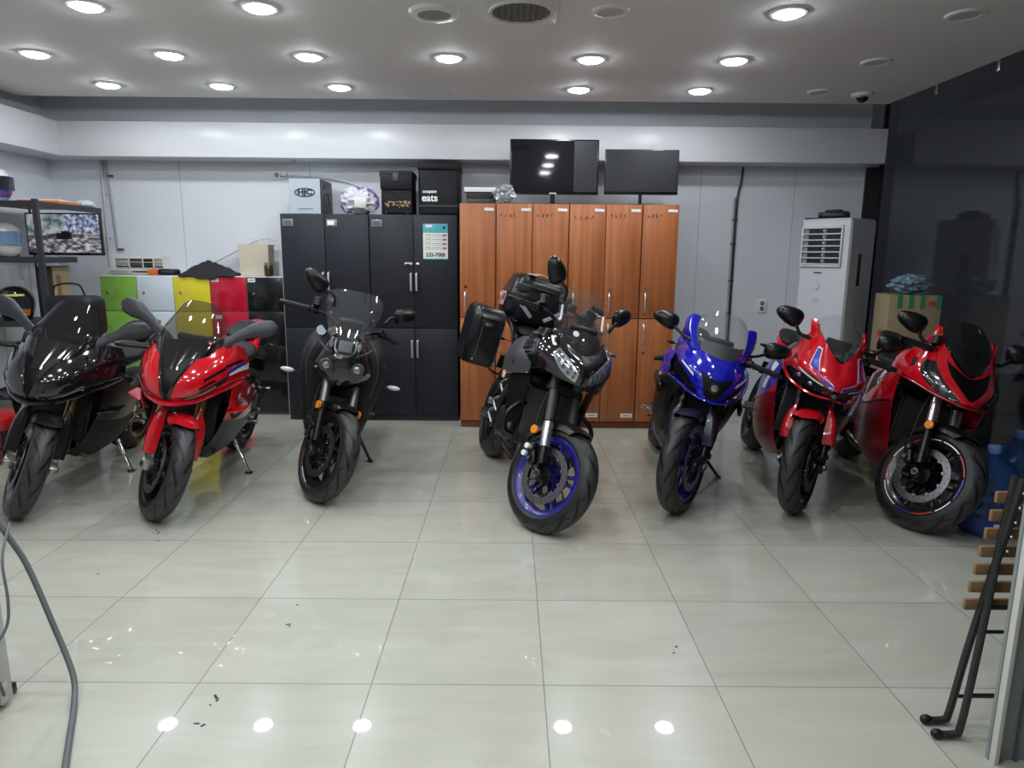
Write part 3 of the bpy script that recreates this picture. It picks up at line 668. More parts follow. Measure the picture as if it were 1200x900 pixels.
# ------------------------------------------------------------------ hose and equipment, left foreground
M_hose = mat('grey_hose', (.115, .118, .125), .55)
hp = [(-1.86, 2.3, .82), (-1.74, 2.2, .6), (-1.655, 2.2, .42), (-1.56, 2.16, .22), (-1.47, 2.1, .07), (-1.42, 2.02, .014), (-1.34, 1.87, .012), (-1.25, 1.70, .012), (-1.12, 1.45, .012)]
tag(rehome(MB().tube(hp, .0095, M_hose, seg=12, n=60).build('air_hose'), (-1.5, 1.6, 0)), 'thick grey hose curving down to the floor at the left edge', 'hose')
t = thing('equipment_stand', 'pale vertical metal post with a black base at the left edge', 'equipment stand', (-1.70, 2.02, 0))
MB().box((.045, .0, .40), (.04, .05, .76), mat('stand_grey', (.50, .50, .50), .4), bev=.003).build('post', t)
MB().box((-.06, .0, .16), (.17, .13, .30), M_black, bev=.01).box((-.06, .0, .02), (.20, .16, .04), M_black, bev=.008).build('base', t)
MB().box((.02, -.068, .14), (.02, .01, .03), mat('tan_tag', (.50, .36, .20), .5), bev=.003).build('plug', t)
for z in (.22, .36, .52): MB().cyl((.045, -.025, z), (.045, -.028, z), .006, M_dark, seg=10).build('screw_hole', t)
MB().cyl((.05, -.02, .09), (.075, -.02, .09), .014, M_steel, seg=12).build('connector', t)
tag(rehome(MB().tube([(-1.70, 2.21, .56), (-1.655, 2.1, .48), (-1.615, 2.05, .36), (-1.61, 2.02, .28), (-1.635, 1.96, .22), (-1.645, 1.93, .21)], .0045, M_hose, seg=6, n=30).tube([(-1.65, 1.93, .26), (-1.62, 1.93, .23), (-1.595, 1.94, .15), (-1.60, 1.96, .10), (-1.606, 1.97, .075)], .0045, M_hose, seg=6, n=24).build('thin_cable'), (-1.65, 2.0, .1)), 'thin dark cable looping beside the grey hose', 'cable')
dm = mat('floor_dirt', (.05, .05, .045), .8); qd = random.Random(11); d = MB()
for (x, y, n) in ((-1.87, 3.46, 4), (-1.80, 3.38, 2), (-.97, 2.05, 4), (-.955, 1.96, 2), (-.86, 2.55, 2), (-.90, 2.70, 1), (.62, 2.38, 2), (-1.9, 2.95, 1)):
    for k in range(n): d.box((x+qd.uniform(-.03, .03), y+qd.uniform(-.03, .03), .0008), (qd.uniform(.006, .02), qd.uniform(.004, .009), .0012), dm, rot=(0, 0, qd.uniform(0, 180)), bev=.0004, seg=1)
tag(rehome(d.build('dirt'), (-1, 2.5, 0)), 'small dark specks of dirt scattered on the tiles', 'dirt', kind='stuff')
# ------------------------------------------------------------------ left corner: rack, monitor, helmets
M_rack = mat('rack_steel', (.018, .019, .022), .45)
t = thing('storage_rack', 'black steel storage rack against the left wall', 'shelf', (-3.875, 5.72, 0))
for x, y in ((.30, -.41), (-.30, -.41), (-.30, .40)):
    MB().box((x, y, .93), (.036 if y < 0 else .015, .036 if y < 0 else .015, 1.86), M_rack, bev=.003).build('post', t)
for z in (.35, .93, 1.42, 1.835): MB().box((0, 0 if z > 1.5 else -.2, z), (.62, .84 if z > 1.5 else .42, .012), M_rack).box((0, -.42, z-.012), (.60, .014, .045), M_rack).box((.305, 0 if z > 1.5 else -.2, z-.012), (.014, .84 if z > 1.5 else .42, .045), M_rack).build('shelf_board', t)
def helmet(name, loc, rz, m, lab, stripes, visor, chin=True, sc_=1.0):
    t = thing(name, lab, 'helmet', loc, rz)
    P = []
    b = MB(Matrix.Scale(sc_, 4))
    secs = [(.0, 0, .0, .085, .10, .10, 2), (.03, .0, 0, .105, .125, .125, 2.1), (.10, .0, 0, .122, .145, .150, 2.2), (.17, -.01, 0, .120, .145, .135, 2.1), (.22, -.015, 0, .098, .120, .11, 2), (.25, -.02, 0, .06, .075, .07, 2), (.262, -.02, 0, .01, .012, .012, 2)]
    b.sloft([(z, cx, cy, hw, hu, hd, p) for z, cy, cx, hw, hu, hd, p in secs], m, seg=28, n=18, axis='z'); b.build('shell', t)
    v = MB(Matrix.Scale(sc_, 4)); G = []
    for i in range(7):
        z = .085+.10*i/6; G.append([(.126*math.sin(a), -.008-.153*math.cos(a), z) for a in np.linspace(-1.25, 1.25, 15)])
    v.sheet(np.array(G), visor, .004); v.build('visor', t)
    for (z0, z1, a0, a1, sm) in stripes:
        s = MB(Matrix.Scale(sc_, 4)); G = []
        for i in range(6):
            z = z0+(z1-z0)*i/5; hw = np.interp(z, [0, .03, .1, .17, .22, .25], [.085, .105, .122, .12, .098, .06]); hh = np.interp(z, [0, .03, .1, .17, .22, .25], [.10, .125, .148, .142, .12, .075])
            G.append([((hw+.003)*math.sin(a), -.01-(hh+.003)*math.cos(a), z) for a in np.linspace(a0, a1, 14)])
        s.sheet(np.array(G), sm, .003); s.build('graphic', t)
    MB(Matrix.Scale(sc_, 4)).lathe([(.088, .004), (.10, -.004), (.10, .012)], (0, 0, 0), (0, 0, 1), M_black, 28).build('neck_roll', t)
    return t
M_hred = mat('helmet_red', (.38, .03, .02), .2, coat=.6); M_horg = mat('helmet_orange', (.60, .20, .03), .2, coat=.6); M_hblue = mat('helmet_navy', (.03, .05, .25), .2, coat=.6); M_hwh = mat('helmet_white', (.75, .74, .72), .18, coat=.6); M_hblk = mat('helmet_black', (.012, .012, .014), .15, coat=.6)
M_vis = mat('dark_visor', (.02, .025, .035), .06, coat=.5)
helmet('helmet', (-4.02, 5.47, 1.849), 2.0, M_hwh, 'white racing helmet with red, orange and navy stripes on the rack top', [(.10, .19, -3.1, -.2, M_hred), (.10, .185, .2, .9, M_horg), (.03, .09, -2.6, -.3, M_hblue), (.05, .07, -2.7, -.2, M_hred)], M_vis)
helmet('helmet', (-3.99, 5.50, 1.434), 1.0, M_hwh, 'plain white helmet with a bluish visor on the middle rack shelf', [], mat('blue_visor', (.16, .26, .40), .08, coat=.5), sc_=1.02)
helmet('helmet', (-3.92, 5.47, .944), .3, M_hblk, 'black helmet with yellow and orange marks on the lower rack shelf', [(.17, .20, -.4, .9, mat('yellow_mark', (.65, .55, .05), .3)), (.03, .10, .5, 1.2, M_horg)], M_vis)
t = thing('cardboard_box', 'tall flat brown box standing on the lower rack shelf', 'box', (-3.70, 5.62, .937))
MB().box((0, 0, .21), (.12, .22, .42), mat('brown_box_dark', (.04, .03, .022), .7), bev=.003).box((.0616, 0, .21), (.002, .212, .412), M_card).build('carton', t)
MB().box((.0635, -.04, .25), (.002, .05, .20), mat('box_print', (.16, .10, .05), .8)).build('print', t)
tag(rehome(MB().box((-3.77, 5.79, 1.858), (.30, .40, .028), mat('orange_folder', (.55, .17, .05), .5), rot=(0, 0, 8), bev=.003).box((-3.78, 5.79, 1.877), (.27, .36, .008), M_paper, rot=(0, 0, 14)).build('folder_stack'), (-3.77, 5.79, 1.842)), 'stack of orange folders on the rack above the monitor', 'folder')
tag(rehome(crumple((-3.66, 6.07, 1.874), (.09, .05, .036), 41, mat('pale_plastic', (.62, .68, .72), .3), .3).build('plastic_bag'), (-3.66, 6.07, 1.842)), 'pale folded plastic bag at the far end of the rack top', 'bag')
# cctv monitor in the corner
t = thing('monitor', 'wall monitor in the left corner showing four camera views', 'monitor', (-3.72, 5.84, 1.615), R(0))
MB().box((0, .015, 0), (.625, .03, .345), M_bez, bev=.004).box((0, .045, 0), (.3, .05, .2), M_black, bev=.01).build('housing', t)
def cctv_mat():
    m = bpy.data.materials.new('camera_views'); m.use_nodes = True; nt = m.node_tree; N = nt.nodes; L = nt.links; b = N['Principled BSDF']
    tc = N.new('ShaderNodeTexCoord'); sp = N.new('ShaderNodeSeparateXYZ'); L.new(tc.outputs['Object'], sp.inputs[0])
    def step(src, th):
        g = N.new('ShaderNodeMath'); g.operation = 'GREATER_THAN'; g.inputs[1].default_value = th; L.new(src, g.inputs[0]); return g.outputs[0]
    rx, rz = step(sp.outputs[0], .01), step(sp.outputs[2], .005)
    def view(scale, lo, mid, hi, off):
        mp = N.new('ShaderNodeMapping'); mp.inputs['Location'].default_value = off; mp.inputs['Scale'].default_value = scale; L.new(tc.outputs['Object'], mp.inputs[0])
        nz = N.new('ShaderNodeTexNoise'); nz.inputs['Scale'].default_value = 1; nz.inputs['Detail'].default_value = 3; L.new(mp.outputs[0], nz.inputs['Vector'])
        cr = N.new('ShaderNodeValToRGB'); e = cr.color_ramp.elements; e[0].position = .38; e[0].color = (*lo, 1); e[1].position = .62; e[1].color = (*hi, 1); x = e.new(.5); x.color = (*mid, 1); L.new(nz.outputs[0], cr.inputs[0]); return cr.outputs[0]
    def mix(f, a, c):
        x = N.new('ShaderNodeMix'); x.data_type = 'RGBA'; L.new(f, x.inputs['Factor']); L.new(a, x.inputs['A']); L.new(c, x.inputs['B']); return x.outputs['Result']
    tl = view((14, 1, 14), (.06, .12, .16), (.28, .33, .32), (.48, .50, .48), (3, 0, 0)); tr = view((28, 1, 34), (.03, .04, .12), (.2, .24, .40), (.65, .68, .75), (0, 0, 7))
    bl = view((16, 1, 26), (.03, .03, .05), (.16, .16, .18), (.50, .50, .54), (9, 0, 1)); br = view((18, 1, 40), (.03, .03, .04), (.2, .2, .22), (.6, .6, .6), (5, 0, 5))
    c = mix(rz, mix(rx, bl, br), mix(rx, tl, tr))
    L.new(c, b.inputs['Emission Color']); b.inputs['Emission Strength'].default_value = .55; b.inputs['Base Color'].default_value = (.02, .02, .02, 1); b.inputs['Roughness'].default_value = .15
    return m
MB().box((0, -.0015, .005), (.597, .003, .312), cctv_mat()).build('screen', t)
MB().box((0, -.004, -.017), (.13, .002, .05), mat('osd_box', (.02, .025, .045), .3)).build('menu_overlay', t)
MB().box((.02, .10, 0), (.05, .25, .05), M_black).box((.02, .25, 0), (.16, .02, .16), M_black).tube([(.02, .24, 0), (-.25, .5, .0), (-.45, .60, 0)], .02, M_black, seg=8).build('wall_bracket', t)
# dark duffel on a stool and the red tool box by the rack
t = thing('duffel_bag', 'black duffel bag with a carry handle behind the leftmost motorcycle windscreen', 'bag', (-3.21, 5.08, .03))
MB().box((0, 0, .975), (.36, .24, .30), M_cord, bev=.06, seg=4).build('bag_body', t)
MB().tube([(-.12, -.05, 1.12), (-.09, -.06, 1.20), (.07, -.06, 1.21), (.11, -.05, 1.13)], .007, M_cord, seg=6, n=14).build('handle', t)
MB().box((-.07, 0, .41), (.17, .20, .86), M_matte, bev=.01).build('stool_body', t)
t = thing('tool_chest', 'red and black tool chest on the floor at the left edge', 'tool box', (-3.78, 4.80, 0))
M_rtool = mat('tool_red', (.42, .012, .012), .3)
MB().box((0, 0, .12), (.55, .36, .24), M_matte, bev=.01).build('body', t)
MB().box((0, 0, .285), (.56, .37, .09), M_rtool, bev=.012).build('lid', t)
for z in (.06, .175): MB().box((0, -.183, z), (.50, .012, .10), mat('tool_dark_red', (.16, .01, .012), .35), bev=.004).build('drawer', t)
MB().tube([(-.12, -.01, .325), (-.10, -.01, .365), (.10, -.01, .365), (.12, -.01, .325)], .01, M_black, seg=8).build('handle', t)
# ------------------------------------------------------------------ motorcycle building kit  (local frame: x forward, y rider's left, z up)
def tyre_mat():
    m = bpy.data.materials.new('tyre_rubber'); m.use_nodes = True; nt = m.node_tree; N = nt.nodes; L = nt.links; b = N['Principled BSDF']
    uv = N.new('ShaderNodeUVMap'); sp = N.new('ShaderNodeSeparateXYZ'); L.new(uv.outputs[0], sp.inputs[0])
    def mt(op, a, c=None, d=None):
        n = N.new('ShaderNodeMath'); n.operation = op
        for i, x in enumerate((a, c, d)):
            if x is None: continue
            if isinstance(x, (int, float)): n.inputs[i].default_value = x
            else: L.new(x, n.inputs[i])
        return n.outputs[0]
    u, v = sp.outputs[0], sp.outputs[1]
    dv = mt('SUBTRACT', v, .5); av = mt('ABSOLUTE', dv); side = mt('GREATER_THAN', dv, 0)
    ph = mt('ADD', mt('ADD', mt('MULTIPLY', u, 13), mt('MULTIPLY', av, -3.2)), mt('MULTIPLY', side, .5))
    fr = mt('PINGPONG', ph, .5); g1 = mt('LESS_THAN', fr, .13); lim = mt('MULTIPLY', mt('LESS_THAN', av, .34), mt('GREATER_THAN', av, .03))
    ph2 = mt('ADD', mt('ADD', mt('MULTIPLY', u, 13), mt('MULTIPLY', av, 3.0)), mt('ADD', mt('MULTIPLY', side, .5), .3)); g2 = mt('LESS_THAN', mt('PINGPONG', ph2, .5), .05); lim2 = mt('MULTIPLY', mt('LESS_THAN', av, .32), mt('GREATER_THAN', av, .17))
    g = mt('MAXIMUM', mt('MULTIPLY', g1, lim), mt('MULTIPLY', g2, lim2))
    nz = N.new('ShaderNodeTexNoise'); nz.inputs['Scale'].default_value = 9; L.new(uv.outputs[0], nz.inputs['Vector'])
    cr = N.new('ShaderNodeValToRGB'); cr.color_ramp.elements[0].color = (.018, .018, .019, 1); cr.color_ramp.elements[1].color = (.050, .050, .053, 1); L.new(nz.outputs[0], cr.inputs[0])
    wr = N.new('ShaderNodeMapRange'); wr.inputs['From Min'].default_value = .22; wr.inputs['From Max'].default_value = .34; wr.inputs['To Min'].default_value = 1.0; wr.inputs['To Max'].default_value = 0.0; L.new(av, wr.inputs['Value'])  # paler tread centre: wear, with its highlight put into the rubber colour
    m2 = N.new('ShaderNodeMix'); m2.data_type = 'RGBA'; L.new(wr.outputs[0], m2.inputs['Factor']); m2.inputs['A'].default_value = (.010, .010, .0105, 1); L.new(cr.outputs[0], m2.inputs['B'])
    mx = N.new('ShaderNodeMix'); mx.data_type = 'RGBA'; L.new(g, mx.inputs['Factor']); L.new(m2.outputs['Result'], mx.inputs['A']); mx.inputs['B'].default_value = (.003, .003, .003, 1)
    L.new(mx.outputs['Result'], b.inputs['Base Color']); b.inputs['Roughness'].default_value = .45; b.inputs['Specular IOR Level'].default_value = .4
    bp = N.new('ShaderNodeBump'); bp.inputs['Strength'].default_value = .8; bp.inputs['Distance'].default_value = .004; bp.invert = True; L.new(g, bp.inputs['Height']); L.new(bp.outputs[0], b.inputs['Normal'])
    return m
M_tyre = tyre_mat()
M_gloss = mat('gloss_black_paint', (.006, .006, .007), .10, coat=.8)
M_semi = mat('satin_black', (.006, .006, .007), .30, spec=.35)
M_frame_m = mat('dark_frame_metal', (.022, .022, .024), .38, .3)
M_engine = mat('engine_metal', (.022, .022, .024), .42, .4)
M_engine2 = mat('engine_cover', (.014, .014, .015), .35, .2)
M_chrome = mat('chrome_metal', (.75, .75, .76), .14, 1)
M_grey_m = mat('grey_metal', (.22, .22, .23), .35, .9)
M_gold = mat('gold_fork', (.42, .33, .17), .28, .9)
M_header = mat('exhaust_header', (.16, .13, .11), .3, .9)
M_rotor = mat('brake_rotor', (.15, .15, .16), .34, .9)
M_rub = mat('grip_rubber', (.013, .013, .013), .75)
M_seat = mat('seat_vinyl', (.013, .0135, .0145), .55, spec=.3, bump=.05, bscale=200)
M_amber = mat('amber_reflector', (.75, .22, .01), .15, coat=.5)
M_lens = mat('light_lens_dark', (.012, .014, .016), .05, coat=1.0)
M_lensg = mat('light_reflector', (.55, .56, .58), .12, .85)
M_clearlens = sheet_glass('clear_lens', (.92, .94, .95), 1.0, .02, .04)
M_screen = sheet_glass('clear_screen', (.92, .93, .94), 1.0, .02, .02)
M_smoke2 = sheet_glass('light_smoke_screen', (.52, .525, .55), 1.0, .02, .02)
M_smoke = sheet_glass('smoke_screen', (.36, .365, .375), 1.0, .02, .01)
M_amberlike = sheet_glass('tinted_screen', (.62, .61, .58), 1.0, .02, .01)
M_mgrey = mat('mirror_grey', (.036, .038, .044), .40, spec=.35)
M_sig = mat('signal_lens', (.55, .55, .55), .18, coat=.5)
M_wdec = mat('white_decal', (.75, .75, .76), .3); M_bdec = mat('blue_decal', (.02, .03, .36), .25, coat=.5)
M_rad = mat('radiator_core', (.02, .02, .021), .5); M_fin = mat('radiator_fin', (.12, .12, .095), .45, .5)
M_cavity = mat('dark_inner_plastic', (.004, .004, .0045), .7, spec=.2)

class Bike:
    def __init__(s, name, label, front, head, lean, steer, rake=24.0, xf=.71, xr=-.71, Rf=.30, Rr=.315, group='parked motorcycles'):
        s.root = thing(name, label, 'motorcycle'); s.root['group'] = group
        s.front, s.head, s.lean = front, head, lean; s.xf, s.xr, s.Rf, s.Rr = xf, xr, Rf, Rr
        a = R(rake); s.ax = V((-math.sin(a), 0, math.cos(a))); s.fw = V((math.cos(a), 0, math.sin(a)))
        s.axle = V((xf, 0, Rf)); P = s.axle-s.fw*.03
        s.S = Matrix.Translation(P) @ Matrix.Rotation(R(steer), 4, s.ax) @ Matrix.Translation(-P)
        s.P = P; s.low = []
    def fk(s, t, y=0, f=0.0):
        """point on the fork line: t along the leg from the axle, f forward"""
        return s.axle+s.ax*t+s.fw*f+V((0, y, 0))
    def put(s):
        h = R(s.head); fwd = V((math.sin(h), -math.cos(h), 0)); phi = math.atan2(fwd.y, fwd.x)
        o = V((s.front[0], s.front[1], 0))-fwd*s.xf
        s.root.location = o; s.root.rotation_euler = (-R(s.lean), 0, phi)
        # let both tyres touch the floor
        M0 = Matrix.Rotation(phi, 4, 'Z') @ Matrix.Rotation(-R(s.lean), 4, 'X')
        zf = min((M0 @ v.co).z for v in s.low[0].data.vertices); zr = min((M0 @ v.co).z for v in s.low[1].data.vertices)
        pit = math.atan2(zf-zr, s.xf-s.xr)
        s.root.rotation_euler = (-R(s.lean), pit, phi)
        M1 = s.root.rotation_euler.to_matrix().to_4x4()
        z = min(min((M1 @ v.co).z for v in l.data.vertices) for l in s.low); s.root.location.z = -z+.0005
    def part(s, mb, name, parent=None, label=None, sharp=38):
        o = mb.build(name, parent or s.root, sharp)
        if label: o['label'] = label
        return o
    # ---- wheels
    def wheel(s, front, rim_m, nsp=5, stripe=None, twin=True, rimlabel=None):
        M = s.S if front else None; c = V((s.xf, 0, s.Rf)) if front else V((s.xr, 0, s.Rr)); Ro = s.Rf if front else s.Rr; w = .120 if front else .182
        rr = .216; b = MB(M); hb = .044 if front else .072
        b.lathe([(rr+.006, hb+.006), (rr+.006, hb), (rr-.008, hb-.004), (rr-.02, hb-.016), (rr-.024, 0), (rr-.02, -hb+.016), (rr-.008, -hb+.004), (rr+.006, -hb), (rr+.006, -hb-.006), (rr-.006, -hb-.006), (rr-.034, -hb+.014), (rr-.036, 0), (rr-.034, hb-.014), (rr-.006, hb+.006)], c, (0, 1, 0), rim_m, 56, closed=True)
        b.cyl(c-V((0, .045, 0)), c+V((0, .045, 0)), .036, rim_m, seg=24)
        for i in range(nsp):
            for d in ((-.11, .11) if twin else (0,)):
                a = 2*PI*i/nsp+.3; p0 = c+V((.03*math.cos(a+d*3), 0, .03*math.sin(a+d*3))); p1 = c+V(((rr-.028)*math.cos(a+d*1.3), 0, (rr-.028)*math.sin(a+d*1.3)))
                pm = (p0+p1)/2
                b.tube([p0, pm, p1], [.017, .011, .015] if twin else [.022, .015, .022], rim_m, seg=8, flat=1.0)
        rim = s.part(b, 'front_wheel' if front else 'rear_wheel', label=rimlabel)
        t = MB(M); a = np.linspace(-PI/2, PI/2, 19); Rm = Ro-(.066 if front else .075)
        prof = [(rr-.002, -hb-.001)]+[(Rm+(Ro-Rm)*math.cos(q)**.92 if abs(math.cos(q)) > 1e-6 else Rm, w/2*math.sin(q)) for q in a]+[(rr-.002, hb+.001), (rr-.012, hb-.012), (rr-.012, -hb+.012)]
        seg = 72; t.lathe(prof, c, (0, 1, 0), M_tyre, seg, closed=True)
        ty = s.part(t, 'tyre', rim, 'black rubber tyre'); me = ty.data; k = len(prof); ul = me.uv_layers.new(name='uv')
        for p in me.polygons:
            idx = [me.loops[l].vertex_index for l in p.loop_indices]; rows = [i//k for i in idx]; wrap = max(rows)-min(rows) > seg//2
            for l, i in zip(p.loop_indices, idx):
                r_ = i//k; ul.data[l].uv = ((r_+(seg if wrap and r_ == 0 else 0))/seg, min(1, (i % k)/20))
        s.low.append(ty)
        if stripe:
            for sd in (-1, 1):
                for (a0, a1, sm) in stripe:
                    st = MB(M); G = [[(c.x+r_*math.cos(q), sd*(hb+.0072), c.z+r_*math.sin(q)) for q in np.linspace(R(a0), R(a1), 16)] for r_ in (rr-.003, rr+.0035)]
                    st.sheet(np.array(G), sm, .0012); s.part(st, 'rim_stripe', rim)
        for sd in ((-1, 1) if front else (-1,)):
            y = sd*(.062 if front else .085); ro, ri = (.157, .118) if front else (.11, .08)
            d = MB(M); d.lathe([(ro, -.0025), (ro, .0025), (ri, .0025), (ri, -.0025)], c+V((0, y, 0)), (0, 1, 0), M_rotor, 56, closed=True)
            for i in range(10):
                an = 2*PI*i/10; cs, sn = math.cos(an), math.sin(an)
                d.cyl(c+V((ri*.98*cs, y-.005, ri*.98*sn)), c+V((ri*.98*cs, y+.005, ri*.98*sn)), .009, M_grey_m, seg=10)
                d.tube([c+V((.04*math.cos(an+.25), y, .04*math.sin(an+.25))), c+V((ri*.97*cs, y, ri*.97*sn))], .006, M_engine2, seg=6)
            for i in range(30):
                an = 2*PI*i/30; q = (ri+ro)/2+.011*((i % 3)-1); d.cyl(c+V((q*math.cos(an), y-.0029, q*math.sin(an))), c+V((q*math.cos(an), y+.0029, q*math.sin(an))), .0042, M_black, seg=8)
            d.cyl(c+V((0, y-.004, 0)), c+V((0, y+.004, 0)), .047, M_engine2, seg=24)
            s.part(d, 'brake_disc', rim, 'steel brake disc')
    # ---- fork
    def fork(s, tube_m, low_m, tl=.72, caliper_m=None, reflector=False, sil=None, st=(.30, .44), rp=(.27, .02)):
        for sd in (-1, 1):
            y = sd*.102; b = MB(s.S)
            b.cyl(s.fk(.27, y), s.fk(tl, y), .0265, tube_m, seg=20).cyl(s.fk(.055, y), s.fk(.30, y), .021 if sil is None else .025, low_m, seg=20).cyl(s.fk(.26, y), s.fk(.30, y), .030, low_m, seg=20)
            b.tube([s.fk(.07, y), s.fk(.0, y), s.fk(-.035, y)], [.022, .030, .018], low_m, seg=12).cyl(s.fk(0, y-sd*.03), s.fk(0, y+sd*.03), .019, M_grey_m, seg=16).cyl(s.fk(0, y+sd*.03), s.fk(0, y+sd*.036), .013, M_black, seg=6)
            leg = s.part(b, 'fork_leg')
            if sil: s.part(MB(s.S).cyl(s.fk(st[0], y), s.fk(st[1], y), .0302 if st[0] < .2 else .0272, sil, seg=20), 'fork_sleeve', leg, 'bright inner fork tube')
            c = MB(s.S); cm = caliper_m or M_semi
            c.box((0, 0, 0), (.05, .052, .125), cm, bev=.014, seg=3, M=Matrix.Translation(s.fk(.115, sd*.083, -.085)) @ Matrix.Rotation(R(-24-10), 4, 'Y'))
            for k in (-1, 1):
                q = s.fk(.115+.03*k, sd*.110, -.085+.006*k); c.cyl(q-V((0, sd*.012, 0)), q+V((0, sd*.008, 0)), .017, cm, seg=16).cyl(q, q+V((0, sd*.010, 0)), .011, M_grey_m, seg=12)
            c.tube([s.fk(.13, sd*.1, -.03), s.fk(.13, sd*.088, -.07)], .014, cm, seg=8)
            s.part(c, 'brake_caliper')
            s.part(MB(s.S).tube([s.fk(.16, sd*.10, -.10), s.fk(.26, sd*.125, -.07), s.fk(.40, sd*.12, -.05), s.fk(.56, sd*.07, -.02)], .0045, M_rub, seg=6, n=16), 'brake_hose')
            if reflector: s.part(MB(s.S).cyl(s.fk(rp[0], sd*.132, rp[1]), s.fk(rp[0], sd*.146, rp[1]), .024, M_amber, seg=20).box((0, 0, 0), (.02, .02, .02), M_semi, M=Matrix.Translation(s.fk(rp[0], sd*.125, rp[1]-.01))), 'reflector', None, 'round amber reflector')
        t = MB(s.S)
        for tt in (.50, tl-.02):
            q = s.fk(tt, 0, -.012); t.box((0, 0, 0), (.075, .25, .034), M_frame_m, bev=.012, M=Matrix.Translation(q) @ Matrix.Rotation(R(-24), 4, 'Y'))
            for sd in (-1, 1): t.cyl(s.fk(tt-.022, sd*.102), s.fk(tt+.022, sd*.102), .036, M_frame_m, seg=20)
        for sd in (-1, 1): t.cyl(s.fk(tl, sd*.102), s.fk(tl+.014, sd*.102), .021, M_grey_m, seg=6)
        s.part(t, 'triple_clamp')
    def fender(s, m, a0=18, a1=150, hw=.078, Rm=None, flap=None, label=None, sweep=14):
        Rm = Rm or s.Rf+.018; b = MB(s.S); G = []
        for k in np.linspace(0, 1, 22):
            row = []
            for v in np.linspace(-1, 1, 15):
                q = R(a0+sweep*abs(v)**1.5+(a1-a0-sweep*abs(v)**1.5)*k)
                dr = .060*abs(v)**2.6; row.append((s.xf+(Rm-dr)*math.cos(q), hw*math.sin(v*PI/2)*1.0, s.Rf+(Rm-dr)*math.sin(q)))
            G.append(row)
        b.sheet(np.array(G), m, .004)
        for sd in (-1, 1):
            if flap:      # side covers running down over the fork lowers
                P = [(s.fk(.36, sd*.085, -.05), s.fk(.36, sd*.085, .055)), (s.fk(.27, sd*.128, -.055), s.fk(.27, sd*.128, .06)), (s.fk(.17, sd*.140, -.03), s.fk(.17, sd*.140, .05)), (s.fk(flap, sd*.136, -.005), s.fk(flap, sd*.136, .032))]
                S_ = Surf([[tuple(p[0]), tuple((p[0]+p[1])/2+V((0, sd*.008, 0))), tuple(p[1]), (p[1].x+.006, sd*.088, p[1].z)] for p in P]); b.surf(S_, m, 14, 14, .004)
            else: b.tube([s.fk(.27, sd*.075, -.01), s.fk(.25, sd*.10, .0)], .016, m, seg=8)
        return s.part(b, 'front_fender', None, label)
    # ---- controls
    def bars(s, t, pts, wide=True, grip_len=.13, guards=False):
        """handlebar halves from list of (t, f, y) for the left side; grip at the outer end"""
        for sd in (-1, 1):
            P = [s.fk(a, sd*y, f) for a, f, y in pts]; d = (P[-1]-P[-2]).normalized()
            h = s.part(MB(s.S).tube(P, .0115, M_semi, seg=10, n=20).box((0, 0, 0), (.05, .06, .05), M_semi, bev=.01, M=Matrix.Translation(P[0])), 'handlebar')
            e = P[-1]; g0 = e-d*grip_len
            s.part(MB(s.S).cyl(g0, e, .0175, M_rub, seg=16).cyl(g0-d*.004, g0, .024, M_rub, seg=16), 'grip', h)
            s.part(MB(s.S).cyl(e, e+d*.035, .0165, M_semi, r2=.013, seg=14), 'bar_end', h)
            q = g0-d*.035; s.part(MB(s.S).box((0, 0, 0), (.045, .06, .045), M_semi, bev=.012, M=Matrix.Translation(q)).box((0, 0, 0), (.03, .02, .02), M_black, bev=.004, M=Matrix.Translation(q+s.ax*.03)), 'switch_box', h)
            l0 = q+s.fw*.035-s.ax*.012; s.part(MB(s.S).tube([l0-d*.03, l0, l0+d*.06+s.fw*.022, e-d*.01+s.fw*.058-s.ax*.012], [.009, .008, .006, .0065], M_semi, seg=8, n=14, flat=.7), 'lever', h)
            if sd < 0 or guards is None:
                s.part(MB(s.S).cyl(q+s.fw*.03+s.ax*.02, q+s.fw*.03+s.ax*.065, .024, M_black, seg=18).cyl(q+s.fw*.03+s.ax*.065, q+s.fw*.03+s.ax*.072, .026, M_dark, seg=18), 'fluid_reservoir', h)
    def mirror(s, base, head, size, m, sd, steer=False, up=0, blade=.018, flat=1.0, yaw=0, roll=0, knee=None):
        b = MB(s.S if steer else None); B = V((base[0], sd*base[1], base[2])); H = V((head[0], sd*head[1], head[2])); d = (H-B).normalized()
        K = V((knee[0], sd*knee[1], knee[2])) if knee else (B+H)/2
        b.tube([B, K, H-d*size[0]*.30], [blade*1.25, blade*.8, blade*.95], m, seg=10, n=14, flat=flat)
        b.cyl(B-V((0, 0, blade)), B+V((0, 0, blade*.6)), blade*1.1, m, seg=14)
        # head: egg-shaped shell, rounded to the front, flat glass to the rear
        X = Matrix.Translation(H) @ Euler((R(sd*roll), 0, R(sd*yaw))).to_matrix().to_4x4(); rings = []
        for i, (x, k) in enumerate(((.040, .02), (.038, .35), (.030, .66), (.014, .9), (-.004, 1.0), (-.016, 1.0))):
            ring = []
            for j in range(24):
                a = 2*PI*j/24; c, sn = math.cos(a), math.sin(a); wy = size[0]/2*k*math.copysign(abs(c)**.8, c); wz = size[1]/2*k*math.copysign(abs(sn)**.8, sn)*(1.0-.28*sd*math.copysign(1, 1)*wy/(size[0]/2))
                ring.append(X @ V((x*size[2]/.05, wy, wz)))
            rings.append(ring)
        b.loft(rings, m); o = s.part(b, 'mirror')
